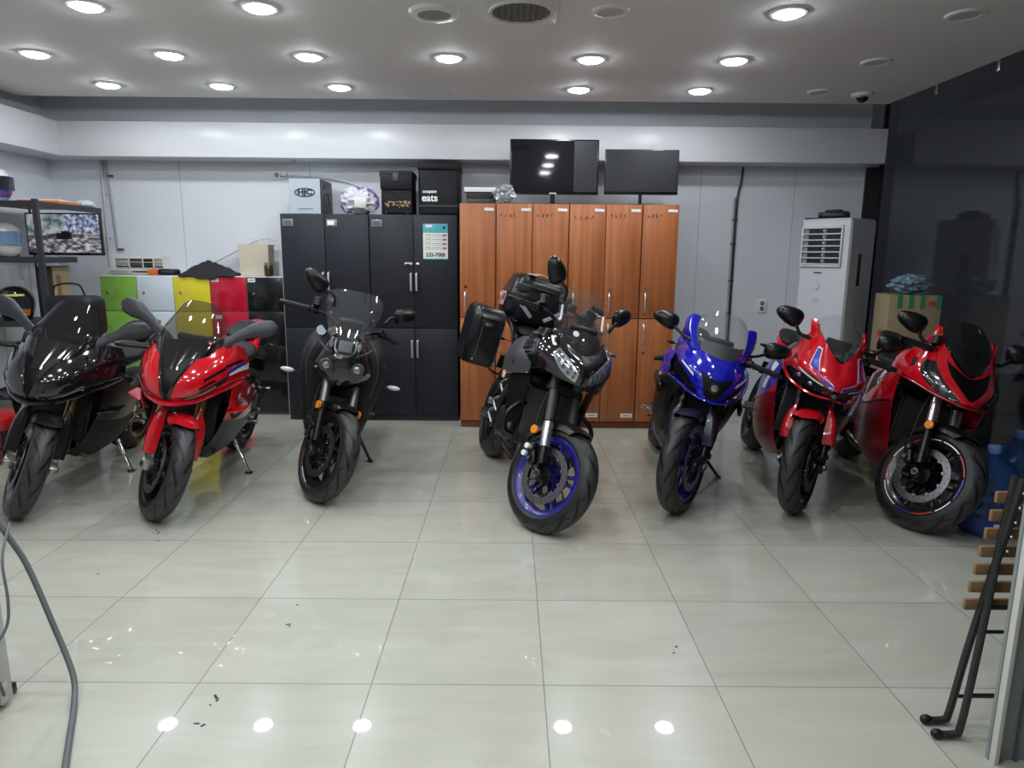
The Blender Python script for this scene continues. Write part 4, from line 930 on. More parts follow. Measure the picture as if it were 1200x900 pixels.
        g = MB(s.S if steer else None); ring2 = [[X @ V((-.0165*size[2]/.05+dx, size[0]/2*.93*math.copysign(abs(math.cos(a))**.8, math.cos(a)), size[1]/2*.93*math.copysign(abs(math.sin(a))**.8, math.sin(a))*(1.0-.28*sd*math.cos(a)))) for a in np.linspace(0, 2*PI, 24, endpoint=False)] for dx in (0, -.002)]
        g.loft(ring2, M_chrome); s.part(g, 'mirror_glass', o, 'silvered mirror glass'); return o
    def leaf_mirror(s, pts, ws, th, m, sd):
        """one-piece wing mirror: flat blade that widens into the head"""
        P = crom([(p[0], sd*p[1], p[2]) for p in pts], 22); W = np.interp(np.linspace(0, 1, 22), np.linspace(0, 1, len(ws)), ws); T = np.interp(np.linspace(0, 1, 22), np.linspace(0, 1, len(th)), th)
        b = MB(); rings = []
        for i in range(22):
            d = P[min(i+1, 21)]-P[max(i-1, 0)]; d = V(d).normalized(); n = V((.90, 0, .25)).normalized(); n = (n-d*n.dot(d)).normalized(); u = d.cross(n)
            rings.append([V(P[i])+u*(W[i]/2*math.cos(2*PI*j/18))+n*(T[i]/2*math.sin(2*PI*j/18)) for j in range(18)])
        b.loft(rings, m); o = s.part(b, 'mirror'); g = MB()
        gr = [[V(P[i])+u_*(W[i]*.43*c)+n_*(-T[i]*.46) for c in (-1, -.5, 0, .5, 1)] for i in range(13, 21) for d_ in [V(P[min(i+1, 21)]-P[i-1]).normalized()] for n_ in [(V((.9, 0, .25)).normalized()-d_*V((.9, 0, .25)).normalized().dot(d_)).normalized()] for u_ in [d_.cross(n_)]]
        g.sheet(np.array([[tuple(q) for q in r] for r in gr]), M_chrome, .003); s.part(g, 'mirror_glass', o, 'silvered mirror glass'); return o
    # ---- chassis
    def chassis(s, frame_m=M_frame_m, headers=M_header, muffler=M_semi, peg_m=M_grey_m, stand_m=M_grey_m, stand_foot=(-.03, .275), bare=False, muf=True):
        for sd in (-1, 1):
            b = MB(); b.tube([(.40, sd*.05, .86), (.28, sd*.13, .80), (.05, sd*.165, .67), (-.14, sd*.155, .52), (-.24, sd*.125, .38)], [.04, .045, .045, .04, .045], frame_m, seg=12, n=20, flat=.55); s.part(b, 'frame_beam')
            b = MB(); b.tube([(-.20, sd*.09, .40), (-.42, sd*.115, .37), (s.xr, sd*.12, s.Rr)], [.05, .042, .036], frame_m, seg=12, n=14, flat=.55).cyl((s.xr, sd*.10, s.Rr), (s.xr, sd*.155, s.Rr), .026, M_grey_m, seg=16); s.part(b, 'swingarm')
        e = MB(); e.box((-.02, 0, .40), (.40, .27, .24), M_engine, bev=.04, seg=3); e.box((.16, 0, .56), (.22, .30, .26), M_engine, rot=(0, -25, 0), bev=.025); e.box((.20, 0, .70), (.20, .28, .06), M_engine2, rot=(0, -25, 0), bev=.02); e.box((.02, 0, .26), (.30, .20, .08), M_engine2, bev=.03)
        for k in range(5): e.box((.155-.03*k*.42, 0, .48+.035*k), (.235, .315, .006), M_engine2, rot=(0, -25, 0))
        eo = s.part(e, 'engine')
        for sd in (-1, 1):
            c = MB(); c.lathe([(0, .045), (.07, .042), (.095, .03), (.105, 0), (.105, -.03), (0, -.03)], (-.06, sd*.135, .40), (0, sd, 0), M_engine2, 32)
            for k in range(8): an = 2*PI*k/8; c.cyl((-.06+.092*math.cos(an), sd*.15, .40+.092*math.sin(an)), (-.06+.092*math.cos(an), sd*.172, .40+.092*math.sin(an)), .007, M_grey_m, seg=8)
            s.part(c, 'engine_cover', eo)
            c = MB(); c.lathe([(0, .03), (.05, .028), (.065, .012), (.068, -.02), (0, -.02)], (.13, sd*.135, .39), (0, sd, 0), M_engine2, 28)
            for k in range(5): an = 2*PI*k/5; c.cyl((.13+.056*math.cos(an), sd*.14, .39+.056*math.sin(an)), (.13+.056*math.cos(an), sd*.16, .39+.056*math.sin(an)), .006, M_grey_m, seg=8)
            s.part(c, 'engine_cover', eo)
        for k, y in enumerate((-.10, -.035, .035, .10)):
            s.part(MB().tube([(.24, y, .58), (.33, y, .52), (.335, y, .40), (.27, y*.8, .26), (.10, y*.5, .195), (-.10, -.03+y*.2, .19)], .0185, headers, seg=10, n=22), 'exhaust_header')
        if muf:
            b = MB(); b.tube([(-.08, -.03, .19), (-.22, -.09, .20), (-.32, -.16, .26)], .028, headers, seg=12, n=12); b.sloft([(-.28, -.165, .25, .035, .045, .045, 2.6), (-.34, -.175, .275, .058, .07, .07, 3), (-.52, -.195, .34, .062, .075, .075, 3), (-.66, -.205, .39, .052, .06, .06, 3), (-.67, -.205, .39, .035, .04, .04, 3)], muffler, seg=24, n=18); s.part(b, 'exhaust')
        b = MB(); b.box((.385, 0, .53), (.045, .34, .30), M_semi, rot=(0, -14, 0), bev=.012); b.box((.41, 0, .53), (.008, .29, .27), M_rad, rot=(0, -14, 0))
        for k in range(22): 
            z = .41+.0118*k; b.box((.4145-(z-.53)*math.tan(R(14))*1.0, 0, z), (.004, .285, .0035), M_engine, rot=(0, -14, 0))
        s.part(b, 'radiator')
        for sd in (-1, 1):
            b = MB(); b.box((-.25, sd*.165, .43), (.10, .012, .22), frame_m, rot=(0, 18, 0), bev=.005).tube([(-.22, sd*.17, .36), (-.22, sd*.265, .365)], .013, peg_m, seg=10).box((-.22, sd*.225, .375), (.022, .075, .006), peg_m, bev=.002)
            b.tube([(-.20, sd*.18, .35), (-.10, sd*.185, .345), (-.06, sd*.215, .345)], .006, peg_m, seg=8); s.part(b, 'footpeg', None, None)
        th = math.tan(R(s.lean)); fx, fy = stand_foot; fz = fy*th+.010
        b = MB(); b.tube([(-.12, .13, .29), (-.09, .165, .24), (fx, fy, fz)], [.016, .0125, .011], stand_m, seg=10).box((fx, fy+.006, fz-.004), (.062, .05, .008), M_black, rot=(-s.lean, 0, 0), bev=.003); s.part(b, 'side_stand')
        b = MB()
        for sg in (1,):
            b.tube([(-.24, .10, .44), (-.48, .10, .40), (s.xr, .10, s.Rr+.08)], .008, M_engine, seg=6).tube([(-.24, .10, .37), (-.48, .10, .31), (s.xr, .10, s.Rr-.08)], .008, M_engine, seg=6).lathe([(.085, -.004), (.085, .004), (.03, .004), (.03, -.004)], (s.xr, .10, s.Rr), (0, 1, 0), M_grey_m, 32, closed=True)
        s.part(b, 'drive_chain'); s.part(MB().tube([(-.26, 0, .62), (-.30, 0, .34)], .034, M_engine2, seg=14).tube([(-.265, 0, .60), (-.295, 0, .38)], .042, M_engine, seg=10), 'rear_shock')
        h = MB(); q = random.Random(len(s.root['label'])); 
        for k in range(9):
            y = q.choice((-1, 1))*q.uniform(.10, .17); x = q.uniform(-.2, .3); z = q.uniform(.45, .72); h.tube([(x, y, z), (x+q.uniform(-.08, .08), y*1.12, z-.08), (x+q.uniform(-.14, .14), y, z-q.uniform(.12, .2))], q.choice((.006, .008, .011)), M_rub, seg=6, n=10)
            s.part(h, 'hose'); h = MB()
    def seat_tail(s, tail_m, seat_m=M_seat, zt=.0, pillion=True, tail_end=.95, w=1.0):
        b = MB(); b.sloft([(-.12, 0, .80+zt, .07, .02, .05, 2.2), (-.20, 0, .80+zt, .115*w, .03, .06, 2.4), (-.34, 0, .80+zt, .145*w, .032, .06, 2.6), (-.45, 0, .83+zt, .14*w, .045, .06, 2.6), (-.48, 0, .845+zt, .10*w, .03, .04, 2.4)], seat_m, seg=24, n=18); s.part(b, 'seat', None, 'dark vinyl rider seat')
        b = MB(); b.sloft([(-.20, 0, .74+zt, .09*w, .03, .05, 2.4), (-.40, 0, .79+zt, .14*w, .045, .055, 2.6), (-.58, 0, .865+zt, .125*w, .05, .055, 2.4), (-.78, 0, .93+zt, .09*w, .035, .045, 2.2), (-tail_end, 0, .965+zt, .045*w, .014, .02, 2)], tail_m, seg=24, n=20); s.part(b, 'tail_cowl')
        if pillion: b = MB(); b.sloft([(-.47, 0, .90+zt, .06, .01, .03, 2.2), (-.54, 0, .905+zt, .105*w, .035, .03, 2.5), (-.70, 0, .945+zt, .10*w, .035, .03, 2.5), (-.79, 0, .97+zt, .06*w, .012, .02, 2.2)], seat_m, seg=22, n=14); s.part(b, 'pillion_seat', None, 'dark vinyl pillion seat')
        s.part(MB().box((-.90, 0, .93+zt), (.02, .10, .03), mat('tail_lens', (.30, .005, .005), .1, coat=.8), bev=.006), 'tail_light')
        b = MB(); b.tube([(-.80, 0, .90+zt), (-.92, 0, .78+zt), (-.98, 0, .66+zt)], [.03, .02, .012], M_semi, seg=8, n=10).box((-.985, 0, .62+zt), (.008, .16, .12), M_semi, rot=(0, 25, 0), bev=.004); s.part(b, 'plate_bracket')
        for sd in (-1, 1): s.part(MB().tube([(-.88, sd*.03, .80+zt), (-.88, sd*.11, .80+zt)], .006, M_semi, seg=8).ball((-.885, sd*.135, .80+zt), (.018, .035, .014), M_semi, seg=12, rings=8), 'turn_signal')
    def tank(s, m, zt=0.0, w=1.0, top=1.0, label=None, x0=.30):
        b = MB(); b.sloft([(x0, 0, .80+zt, .09*w, .05*top, .05, 2.3), (x0-.07, 0, .815+zt, .155*w, .105*top, .09, 2.5), (.08, 0, .82+zt, .175*w, .145*top, .11, 2.5), (-.06, 0, .80+zt, .145*w, .12*top, .11, 2.4), (-.16, 0, .78+zt, .10*w, .06*top, .08, 2.3), (-.20, 0, .77+zt, .07*w, .03, .05, 2.2)], m, seg=30, n=26); o = s.part(b, 'fuel_tank', None, label)
        z = .82+.145*top+zt; s.part(MB().cyl((.10, 0, z-.012), (.10, 0, z+.004), .045, M_grey_m, seg=24).cyl((.10, 0, z+.004), (.10, 0, z+.009), .028, M_semi, seg=20), 'filler_cap', o, 'metal filler cap')
    def sym(s, grid, m, name, nu=41, nv=18, th=.005, label=None):
        S_ = Surf(mirror_half(grid)); o = s.part(MB().surf(S_, m, nu, nv, th), name, None, label, 50); return S_, o
    def side(s, grid, m, name, sd, nu=24, nv=18, th=.005, label=None):
        S_ = Surf(grid if sd > 0 else flip(grid)); o = s.part(MB().surf(S_, m, nu, nv, th), name, None, label, 50); return S_, o
    def dash(s, x, z, w=.16, tilt=35):
        b = MB(); b.box((x, 0, z), (.03, w, .09), M_black, rot=(0, tilt, 0), bev=.008); b.box((x-.017*math.cos(R(tilt)), 0, z+.017*math.sin(R(tilt))), (.004, w*.9, .075), M_lens, rot=(0, tilt, 0)); s.part(b, 'instrument_panel')
M_red = mat('gloss_red_paint', (.52, .004, .012), .12, coat=.7); M_red_shade = mat('shaded_red_paint', (.26, .003, .010), .28, coat=.15)  # second red darkened: dim light on the lower fairings is put into its colour
M_blue = mat('gloss_blue_paint', (.008, .010, .38), .12, coat=.7); M_rimblue = mat('blue_rim_paint', (.015, .015, .20), .25, coat=.4)
M_navy = mat('navy_satin', (.012, .014, .035), .28, coat=.3)
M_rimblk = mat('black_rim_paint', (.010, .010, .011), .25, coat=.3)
M_red2 = mat('red_stripe', (.45, .02, .015), .3)
M_gap = mat('panel_gap_black', (.003, .003, .0035), .40, spec=.2)
M_gdark = mat('graphite_panel', (.045, .046, .05), .45)

# ---------------------------------------------------------------- two big sport bikes on the left
def superbike(name, label, front, head, lean, steer, body, low, fend, screen, red):
    B = Bike(name, label, front, head, lean, steer)
    B.chassis(muffler=M_semi, peg_m=M_chrome, stand_m=M_chrome, stand_foot=(-.05, .285))
    B.wheel(True, M_rimblk, 5, rimlabel='black alloy wheel'); B.wheel(False, M_rimblk, 5)
    B.fork(M_gold, mat('silver_fork_lower', (.40, .39, .37), .3, .8), .70)
    B.fender(fend, 66, 150, .080, flap=.06)
    B.tank(body if red else M_gloss, 0.0, 1.0, .95); B.seat_tail(body, zt=.0); B.dash(.44, .985)
    B.bars(.66, [(.66, -.02, .10), (.665, -.03, .16), (.635, -.10, .36)])
    g = [[(.58, 0, 1.0), (.565, .06, 1.0), (.52, .115, .995), (.45, .175, .992), (.36, .222, .985), (.24, .238, .955)],
         [(.69, 0, .91), (.675, .07, .91), (.62, .145, .915), (.52, .215, .918), (.38, .258, .91), (.24, .268, .885)],
         [(.76, 0, .82), (.745, .075, .82), (.69, .155, .83), (.57, .225, .842), (.40, .262, .845), (.24, .272, .83)],
         [(.78, 0, .74), (.765, .07, .737), (.71, .145, .752), (.60, .212, .782), (.42, .258, .80), (.24, .272, .79)],
         [(.75, 0, .69), (.735, .06, .692), (.68, .125, .708), (.58, .19, .74), (.42, .242, .768), (.24, .262, .765)]]
    S_, o = B.sym(g, body, 'front_fairing', 61, 26)
    B.part(MB().patch(S_, [(.30, .0), (.37, .22), (.44, .52), (.476, .92)], [(.70, .0), (.63, .22), (.56, .52), (.524, .92)], M_gap, .003, 14, 15, .003, -1), 'air_intake', o, 'black centre air intake')
    for sd in (-1, 1):
        f = lambda a, v: (.5+sd*a, v)
        q = MB().patch(S_, [f(.10, .82), f(.20, .75), f(.30, .60), f(.335, .55)], [f(.115, .90), f(.21, .92), f(.29, .83), f(.335, .62)], M_lens, .003, 14, 6, .003, sd*-1 if False else -1)
        h = B.part(q, 'headlight', None, 'slim dark headlight')
        B.part(MB().patch(S_, [f(.13, .85), f(.20, .81), f(.28, .70)], [f(.13, .875), f(.205, .85), f(.285, .745)], mat('drl_grey', (.16, .17, .14), .2), .006, 10, 3, .002, -1), 'daytime_lamp', h)
        vs = MB().patch(S_, [f(.20, .52), f(.30, .36)], [f(.21, .56), f(.31, .41)], M_gap, .003, 8, 3, .002, -1).patch(S_, [f(.19, .66), f(.26, .55)], [f(.20, .69), f(.27, .59)], M_gap, .003, 8, 3, .002, -1)
        vs.patch(S_, [f(.30, .34), f(.42, .24)], [f(.31, .38), f(.43, .29)], M_gap, .003, 8, 3, .002, -1); B.part(vs, 'fairing_slot', o)
        if red:
            B.part(MB().patch(S_, [f(.34, .50), f(.42, .40), f(.50, .33)], [f(.34, .56), f(.42, .52), f(.50, .50)], M_wdec, .003, 8, 4, .002, -1), 'white_stripe', o, 'white stripe decal')
            B.part(MB().patch(S_, [f(.31, .46), f(.38, .37), f(.45, .31)], [f(.33, .51), f(.40, .42), f(.47, .36)], M_bdec, .0035, 8, 4, .002, -1), 'blue_stripe', o, 'dark blue stripe decal')
    b = MB()
    for sd in (-1, 1):
        for pts in ([(.70, .0), (.63, .22), (.56, .52), (.524, .92)], [(.60, .30), (.545, .55), (.512, .92)]):
            P = []
            for uu, vv in crom([(a, c, 0) for a, c in pts], 14)[:, :2]:
                uu = uu if sd > 0 else 1-uu; P.append(S_.at(uu, vv)-.005*S_.nrm(uu, vv))
            b.tube([tuple(q) for q in P], .0042, M_gloss, seg=6)
    B.part(b, 'intake_edge', o)
    for sd in (-1, 1):
        B.part(MB().tube([(-.36, sd*.15, .66), (-.44, sd*.175, .56), (-.40, sd*.17, .50)], .012, M_semi, seg=8, n=10).tube([(-.44, sd*.17, .56), (-.44, sd*.27, .57)], .011, M_chrome, seg=10), 'passenger_peg')
    B.part(MB().tube([(-.12, .19, .37), (-.16, .215, .42), (-.22, .22, .40)], .009, M_chrome, seg=8, n=10).tube([(-.05, .18, .52), (-.10, .205, .46), (-.06, .195, .40)], .014, M_grey_m, seg=8, n=10).cyl((-.16, .17, .47), (-.16, .215, .47), .024, M_chrome, seg=18).tube([(-.18, .16, .60), (-.24, .19, .52), (-.26, .19, .44)], .010, M_grey_m, seg=8, n=10), 'shift_linkage', None, 'bright metal foot controls')
    # chin lip under the nose
    b = MB(); P = [(.20, -.268, .78), (.42, -.248, .762), (.58, -.196, .734), (.69, -.125, .700), (.745, -.055, .684), (.76, 0, .68), (.745, .055, .684), (.69, .125, .700), (.58, .196, .734), (.42, .248, .762), (.20, .268, .78)]
    b.tube(P, [.010, .015, .018, .019, .020, .020, .020, .019, .018, .015, .010], body, seg=10, n=50, flat=.7); B.part(b, 'chin_spoiler')
    ws = [[(.735, 0, .865), (.70, .07, .875), (.63, .125, .905), (.52, .165, .955), (.44, .18, .995)],
          [(.61, 0, 1.0), (.585, .09, 1.0), (.53, .145, 1.01), (.455, .17, 1.03), (.40, .178, 1.04)],
          [(.49, 0, 1.12), (.475, .08, 1.115), (.44, .125, 1.10), (.40, .15, 1.09), (.37, .162, 1.08)],
          [(.375, 0, 1.215), (.365, .055, 1.212), (.35, .095, 1.19), (.34, .118, 1.165), (.335, .132, 1.14)]]
    W_, w = B.sym(ws, screen, 'windscreen', 41, 22, .003, 'tinted windscreen' if red else 'smoked windscreen')
    B.part(MB().patch(W_, [(.22, .30), (.36, .34), (.5, .36), (.64, .34), (.78, .30)], [(.22, .0), (.36, .0), (.5, .0), (.64, .0), (.78, .0)], M_gloss, .003, 20, 8, .002, 1), 'screen_mask', w, 'black lower mask')
    sg = [[(.44, .250, .775), (.30, .268, .775), (.10, .262, .70), (-.10, .24, .67)], [(.47, .25, .64), (.32, .262, .62), (.12, .262, .59), (-.10, .24, .57)], [(.47, .225, .55), (.33, .245, .52), (.12, .245, .48), (-.10, .225, .47)]]
    lg = [[(.47, .225, .55), (.33, .245, .52), (.12, .245, .48), (-.10, .225, .47)], [(.46, .19, .46), (.32, .215, .42), (.10, .22, .38), (-.14, .20, .38)], [(.43, .13, .36), (.28, .15, .31), (.06, .16, .27), (-.20, .15, .29)], [(.38, .05, .28), (.24, .06, .22), (.02, .07, .18), (-.24, .08, .22)]]
    for sd in (-1, 1):
        U_, so = B.side(sg, body if red else M_semi, 'side_fairing', sd)
        n_ = 1 if sd > 0 else -1
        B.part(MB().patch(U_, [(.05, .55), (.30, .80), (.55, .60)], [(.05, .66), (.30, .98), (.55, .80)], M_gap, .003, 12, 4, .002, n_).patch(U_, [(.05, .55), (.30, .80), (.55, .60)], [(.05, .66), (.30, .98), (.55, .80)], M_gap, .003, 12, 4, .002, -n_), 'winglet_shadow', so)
        b = MB(); b.sheet(np.array([[(.50-.05*t-.0, sd*(.245+.085*t), .60+.02*t+dz) for t in np.linspace(0, 1, 6)] for dz in (0, 0)]) + np.array([[[0, 0, 0]], [[-.13, 0, .005]]]), body, .006); B.part(b, 'winglet', so)
        L_, lo = B.side(lg, low, 'lower_fairing', sd)
        if red:
            t_ = Matrix.Translation((.20, sd*.267, .655)) @ (Matrix.Rotation(R(90), 4, 'X') if sd < 0 else Matrix.Rotation(R(180), 4, 'Z') @ Matrix.Rotation(R(90), 4, 'X')) @ Matrix.Rotation(R(-8 if sd < 0 else 8), 4, 'Z')
            text('script_mark', 'S1000RR', .048, M_wdec, t_, so, .001, shear=.3, bold=.001)
            c = V((.345, sd*.267, .672)); e = MB(); y0, y1 = c.y, c.y+sd*.004
            e.cyl((c.x, y0, c.z), (c.x, y1, c.z), .026, M_black, seg=24); e.cyl((c.x, y1, c.z), (c.x, y1+sd*.0008, c.z), .0245, M_wdec, seg=24)
            for k in range(4):
                pts = [V((c.x, y1+sd*.0016, c.z))]+[V((c.x+.018*math.cos(a), y1+sd*.0016, c.z+.018*math.sin(a))) for a in np.linspace(k*PI/2, (k+1)*PI/2, 7)]
                e.add(pts, [list(range(len(pts)))], M_bdec if k % 2 else M_wdec)
            B.part(e, 'roundel_badge', so, 'blue and white roundel badge')
        B.leaf_mirror([(.47, .115, .955), (.455, .15, .985), (.425, .215, 1.03), (.40, .28, 1.075), (.38, .35, 1.105), (.365, .415, 1.125), (.36, .445, 1.130)], [.060, .070, .052, .064, .108, .098, .026], [.03, .03, .024, .030, .052, .042, .01], M_mgrey, sd)
    B.part(MB().box((.02, 0, .235), (.40, .16, .06), M_semi, bev=.025), 'belly_pan')
    B.put(); return B

superbike('motorcycle', 'gloss black sport motorcycle farthest left, with smoked windscreen', (-2.778, 3.709), 7, 12, 31, M_gloss, M_matte, M_semi, M_smoke, False)
superbike('motorcycle', 'red sport motorcycle with grey wing mirrors in front of the yellow and red locker doors', (-1.996, 3.70), 5, 10, 34, M_red, M_semi, M_red, M_amberlike, True)

# ---------------------------------------------------------------- black naked bike
def naked():
    B = Bike('motorcycle', 'black naked motorcycle with a small clear screen in front of the charcoal wardrobes', (-1.171, 3.997), 10, 12, 30)
    B.chassis(stand_foot=(-.02, .29), stand_m=M_semi, muf=False)
    B.part(MB().box((.375, 0, .60), (.05, .37, .42), M_semi, rot=(0, -10, 0), bev=.012).box((.402, 0, .60), (.006, .33, .36), M_rad, rot=(0, -10, 0)).box((.20, 0, .62), (.30, .33, .34), M_semi, bev=.05), 'radiator_housing')
    B.part(MB().sloft([(.46, 0, .80, .10, .10, .14, 3), (.40, 0, .80, .17, .15, .22, 3), (.28, 0, .80, .215, .19, .26, 3), (.06, 0, .80, .20, .17, .22, 3), (-.06, 0, .78, .15, .12, .16, 3)], M_semi, seg=32, n=20), 'tank_cover')
    st = [(196, 212, M_red2), (228, 262, M_wdec), (120, 150, M_dark), (10, 60, M_dark)]
    B.wheel(True, M_rimblk, 5, st); B.wheel(False, M_rimblk, 5)
    B.fork(M_semi, M_semi, .74, reflector=True, sil=M_grey_m); B.fender(M_semi, 74, 150, .072)
    B.tank(M_gloss, .06, 1.05, 1.0); B.seat_tail(M_semi, zt=.0, tail_end=.90); B.dash(.47, 1.06, .14)
    B.bars(.76, [(.755, -.02, .05), (.80, -.02, .10), (.855, -.05, .22), (.865, -.14, .41)], grip_len=.14)
    g = [[(.60, 0, .985), (.59, .05, .98), (.55, .10, .965), (.47, .135, .935)], [(.665, 0, .92), (.66, .05, .915), (.62, .115, .90), (.52, .16, .875)], [(.69, 0, .845), (.685, .05, .835), (.655, .125, .825), (.55, .175, .81)], [(.68, 0, .77), (.675, .045, .755), (.64, .105, .75), (.55, .155, .745)], [(.655, 0, .715), (.645, .03, .715), (.605, .07, .722), (.54, .11, .73)]]
    S_, o = B.sym(g, M_gloss, 'headlight_cowl', 41, 22)
    for sd in (-1, 1):
        c = V((.682, sd*.092, .826)); h = B.part(MB().lathe([(.028, .010), (.036, .010), (.042, -.01), (.042, -.05)], c, (1, 0, 0), M_gdark, 28).cyl(c-V((.03, 0, 0)), c+V((.0, 0, 0)), .034, M_gap, seg=28), 'headlight', None, 'round projector headlight')
        B.part(MB().ball(c+V((-.004, 0, 0)), (.02, .030, .030), mat('projector_glass', (.25, .25, .27), .05, .6, coat=1), seg=20, rings=14), 'projector_lens', h)
        B.part(MB().tube([(.66, sd*.018, .765), (.685, sd*.026, .83), (.668, sd*.055, .882), (.62, sd*.125, .925), (.55, sd*.160, .945)], .0055, M_gdark, seg=8, n=24), 'lamp_bezel', h)
        sh = [[(.44, .05, .96), (.45, .13, .985), (.38, .185, 1.0), (.22, .21, .99), (.02, .185, .95)], [(.48, .09, .89), (.50, .19, .90), (.42, .238, .905), (.26, .25, .89), (.06, .225, .86)], [(.48, .11, .78), (.50, .215, .78), (.43, .258, .775), (.30, .262, .76), (.12, .24, .75)], [(.46, .11, .64), (.47, .19, .635), (.42, .235, .63), (.32, .24, .61), (.16, .225, .62)], [(.43, .10, .50), (.44, .165, .49), (.40, .20, .48), (.32, .205, .46), (.20, .19, .48)]]
        U_, so = B.side(sh, M_matte, 'tank_shroud', sd)
        B.part(MB().tube([(.45, sd*.135, .99), (.505, sd*.194, .90), (.507, sd*.218, .78), (.475, sd*.195, .635)], .005, M_gdark, seg=8, n=18).tube([(.46, sd*.248, .84), (.31, sd*.27, .80), (.14, sd*.245, .77)], .005, M_gdark, seg=8, n=12), 'edge_trim', so)
        rc = [[(.46, .12, .60), (.40, .21, .59), (.22, .21, .57)], [(.45, .12, .46), (.39, .20, .45), (.22, .20, .44)], [(.41, .10, .35), (.36, .17, .33), (.20, .17, .33)]]
        B.side(rc, M_matte, 'radiator_shroud', sd)
        B.part(MB().tube([(.40, sd*.225, .70), (.405, sd*.30, .705)], .006, M_semi, seg=8).ball((.41, sd*.335, .708), (.022, .044, .016), M_sig, seg=16, rings=10), 'turn_signal', None, 'pale turn signal')
        B.mirror((.40, .19, 1.135), (.36, .335, 1.235), (.175, .10, .05), M_semi, sd, True, blade=.009, yaw=8, roll=26, knee=(.40, .215, 1.19))
    ws = [[(.63, 0, .955), (.62, .045, .96), (.59, .085, .97), (.555, .105, .985)], [(.565, 0, 1.065), (.555, .07, 1.065), (.52, .122, 1.075), (.49, .148, 1.085)], [(.49, 0, 1.185), (.48, .08, 1.185), (.45, .145, 1.18), (.42, .175, 1.17)], [(.43, 0, 1.275), (.42, .07, 1.275), (.40, .13, 1.262), (.375, .168, 1.235)]]
    W_, w = B.sym(ws, M_screen, 'windscreen', 33, 16, .003, 'small clear windscreen')
    b = MB()
    for sd in (-1, 1): b.cyl((.565, sd*.085, 1.01), (.58, sd*.087, 1.012), .011, M_grey_m, seg=12).cyl((.475, sd*.130, 1.12), (.488, sd*.132, 1.122), .009, M_grey_m, seg=12)
    B.part(b, 'screen_bolts', w)
    B.part(MB().box((.665, 0, .945), (.04, .085, .085), M_dark, rot=(0, -42, 0), bev=.012).tube([(.63, -.062, .99), (.665, -.055, .925), (.68, 0, .90), (.665, .055, .925), (.63, .062, .99)], .008, M_grey_m, seg=8, n=24), 'intake_bezel', None, 'grey nose bezel under the screen')
    for sd in (-1, 1): B.part(MB().tube([(.60, sd*.07, 1.0), (.655, sd*.082, .94), (.66, sd*.075, .90)], [.014, .020, .012], M_gloss, seg=10, n=10), 'nose_strut')
    B.part(MB().cyl((.475, -.165, 1.005), (.49, -.167, 1.003), .036, M_semi, seg=26).cyl((.49, -.167, 1.003), (.494, -.167, 1.003), .030, mat('pale_blue_disc', (.45, .55, .62), .35), seg=26), 'round_sticker', None, 'pale blue round sticker')
    B.part(MB().sloft([(.38, 0, .30, .12, .05, .03, 2.6), (.20, 0, .25, .15, .06, .05, 2.6), (-.10, 0, .24, .13, .06, .05, 2.6)], M_semi, seg=20, n=10), 'belly_pan')
    B.put()
naked()

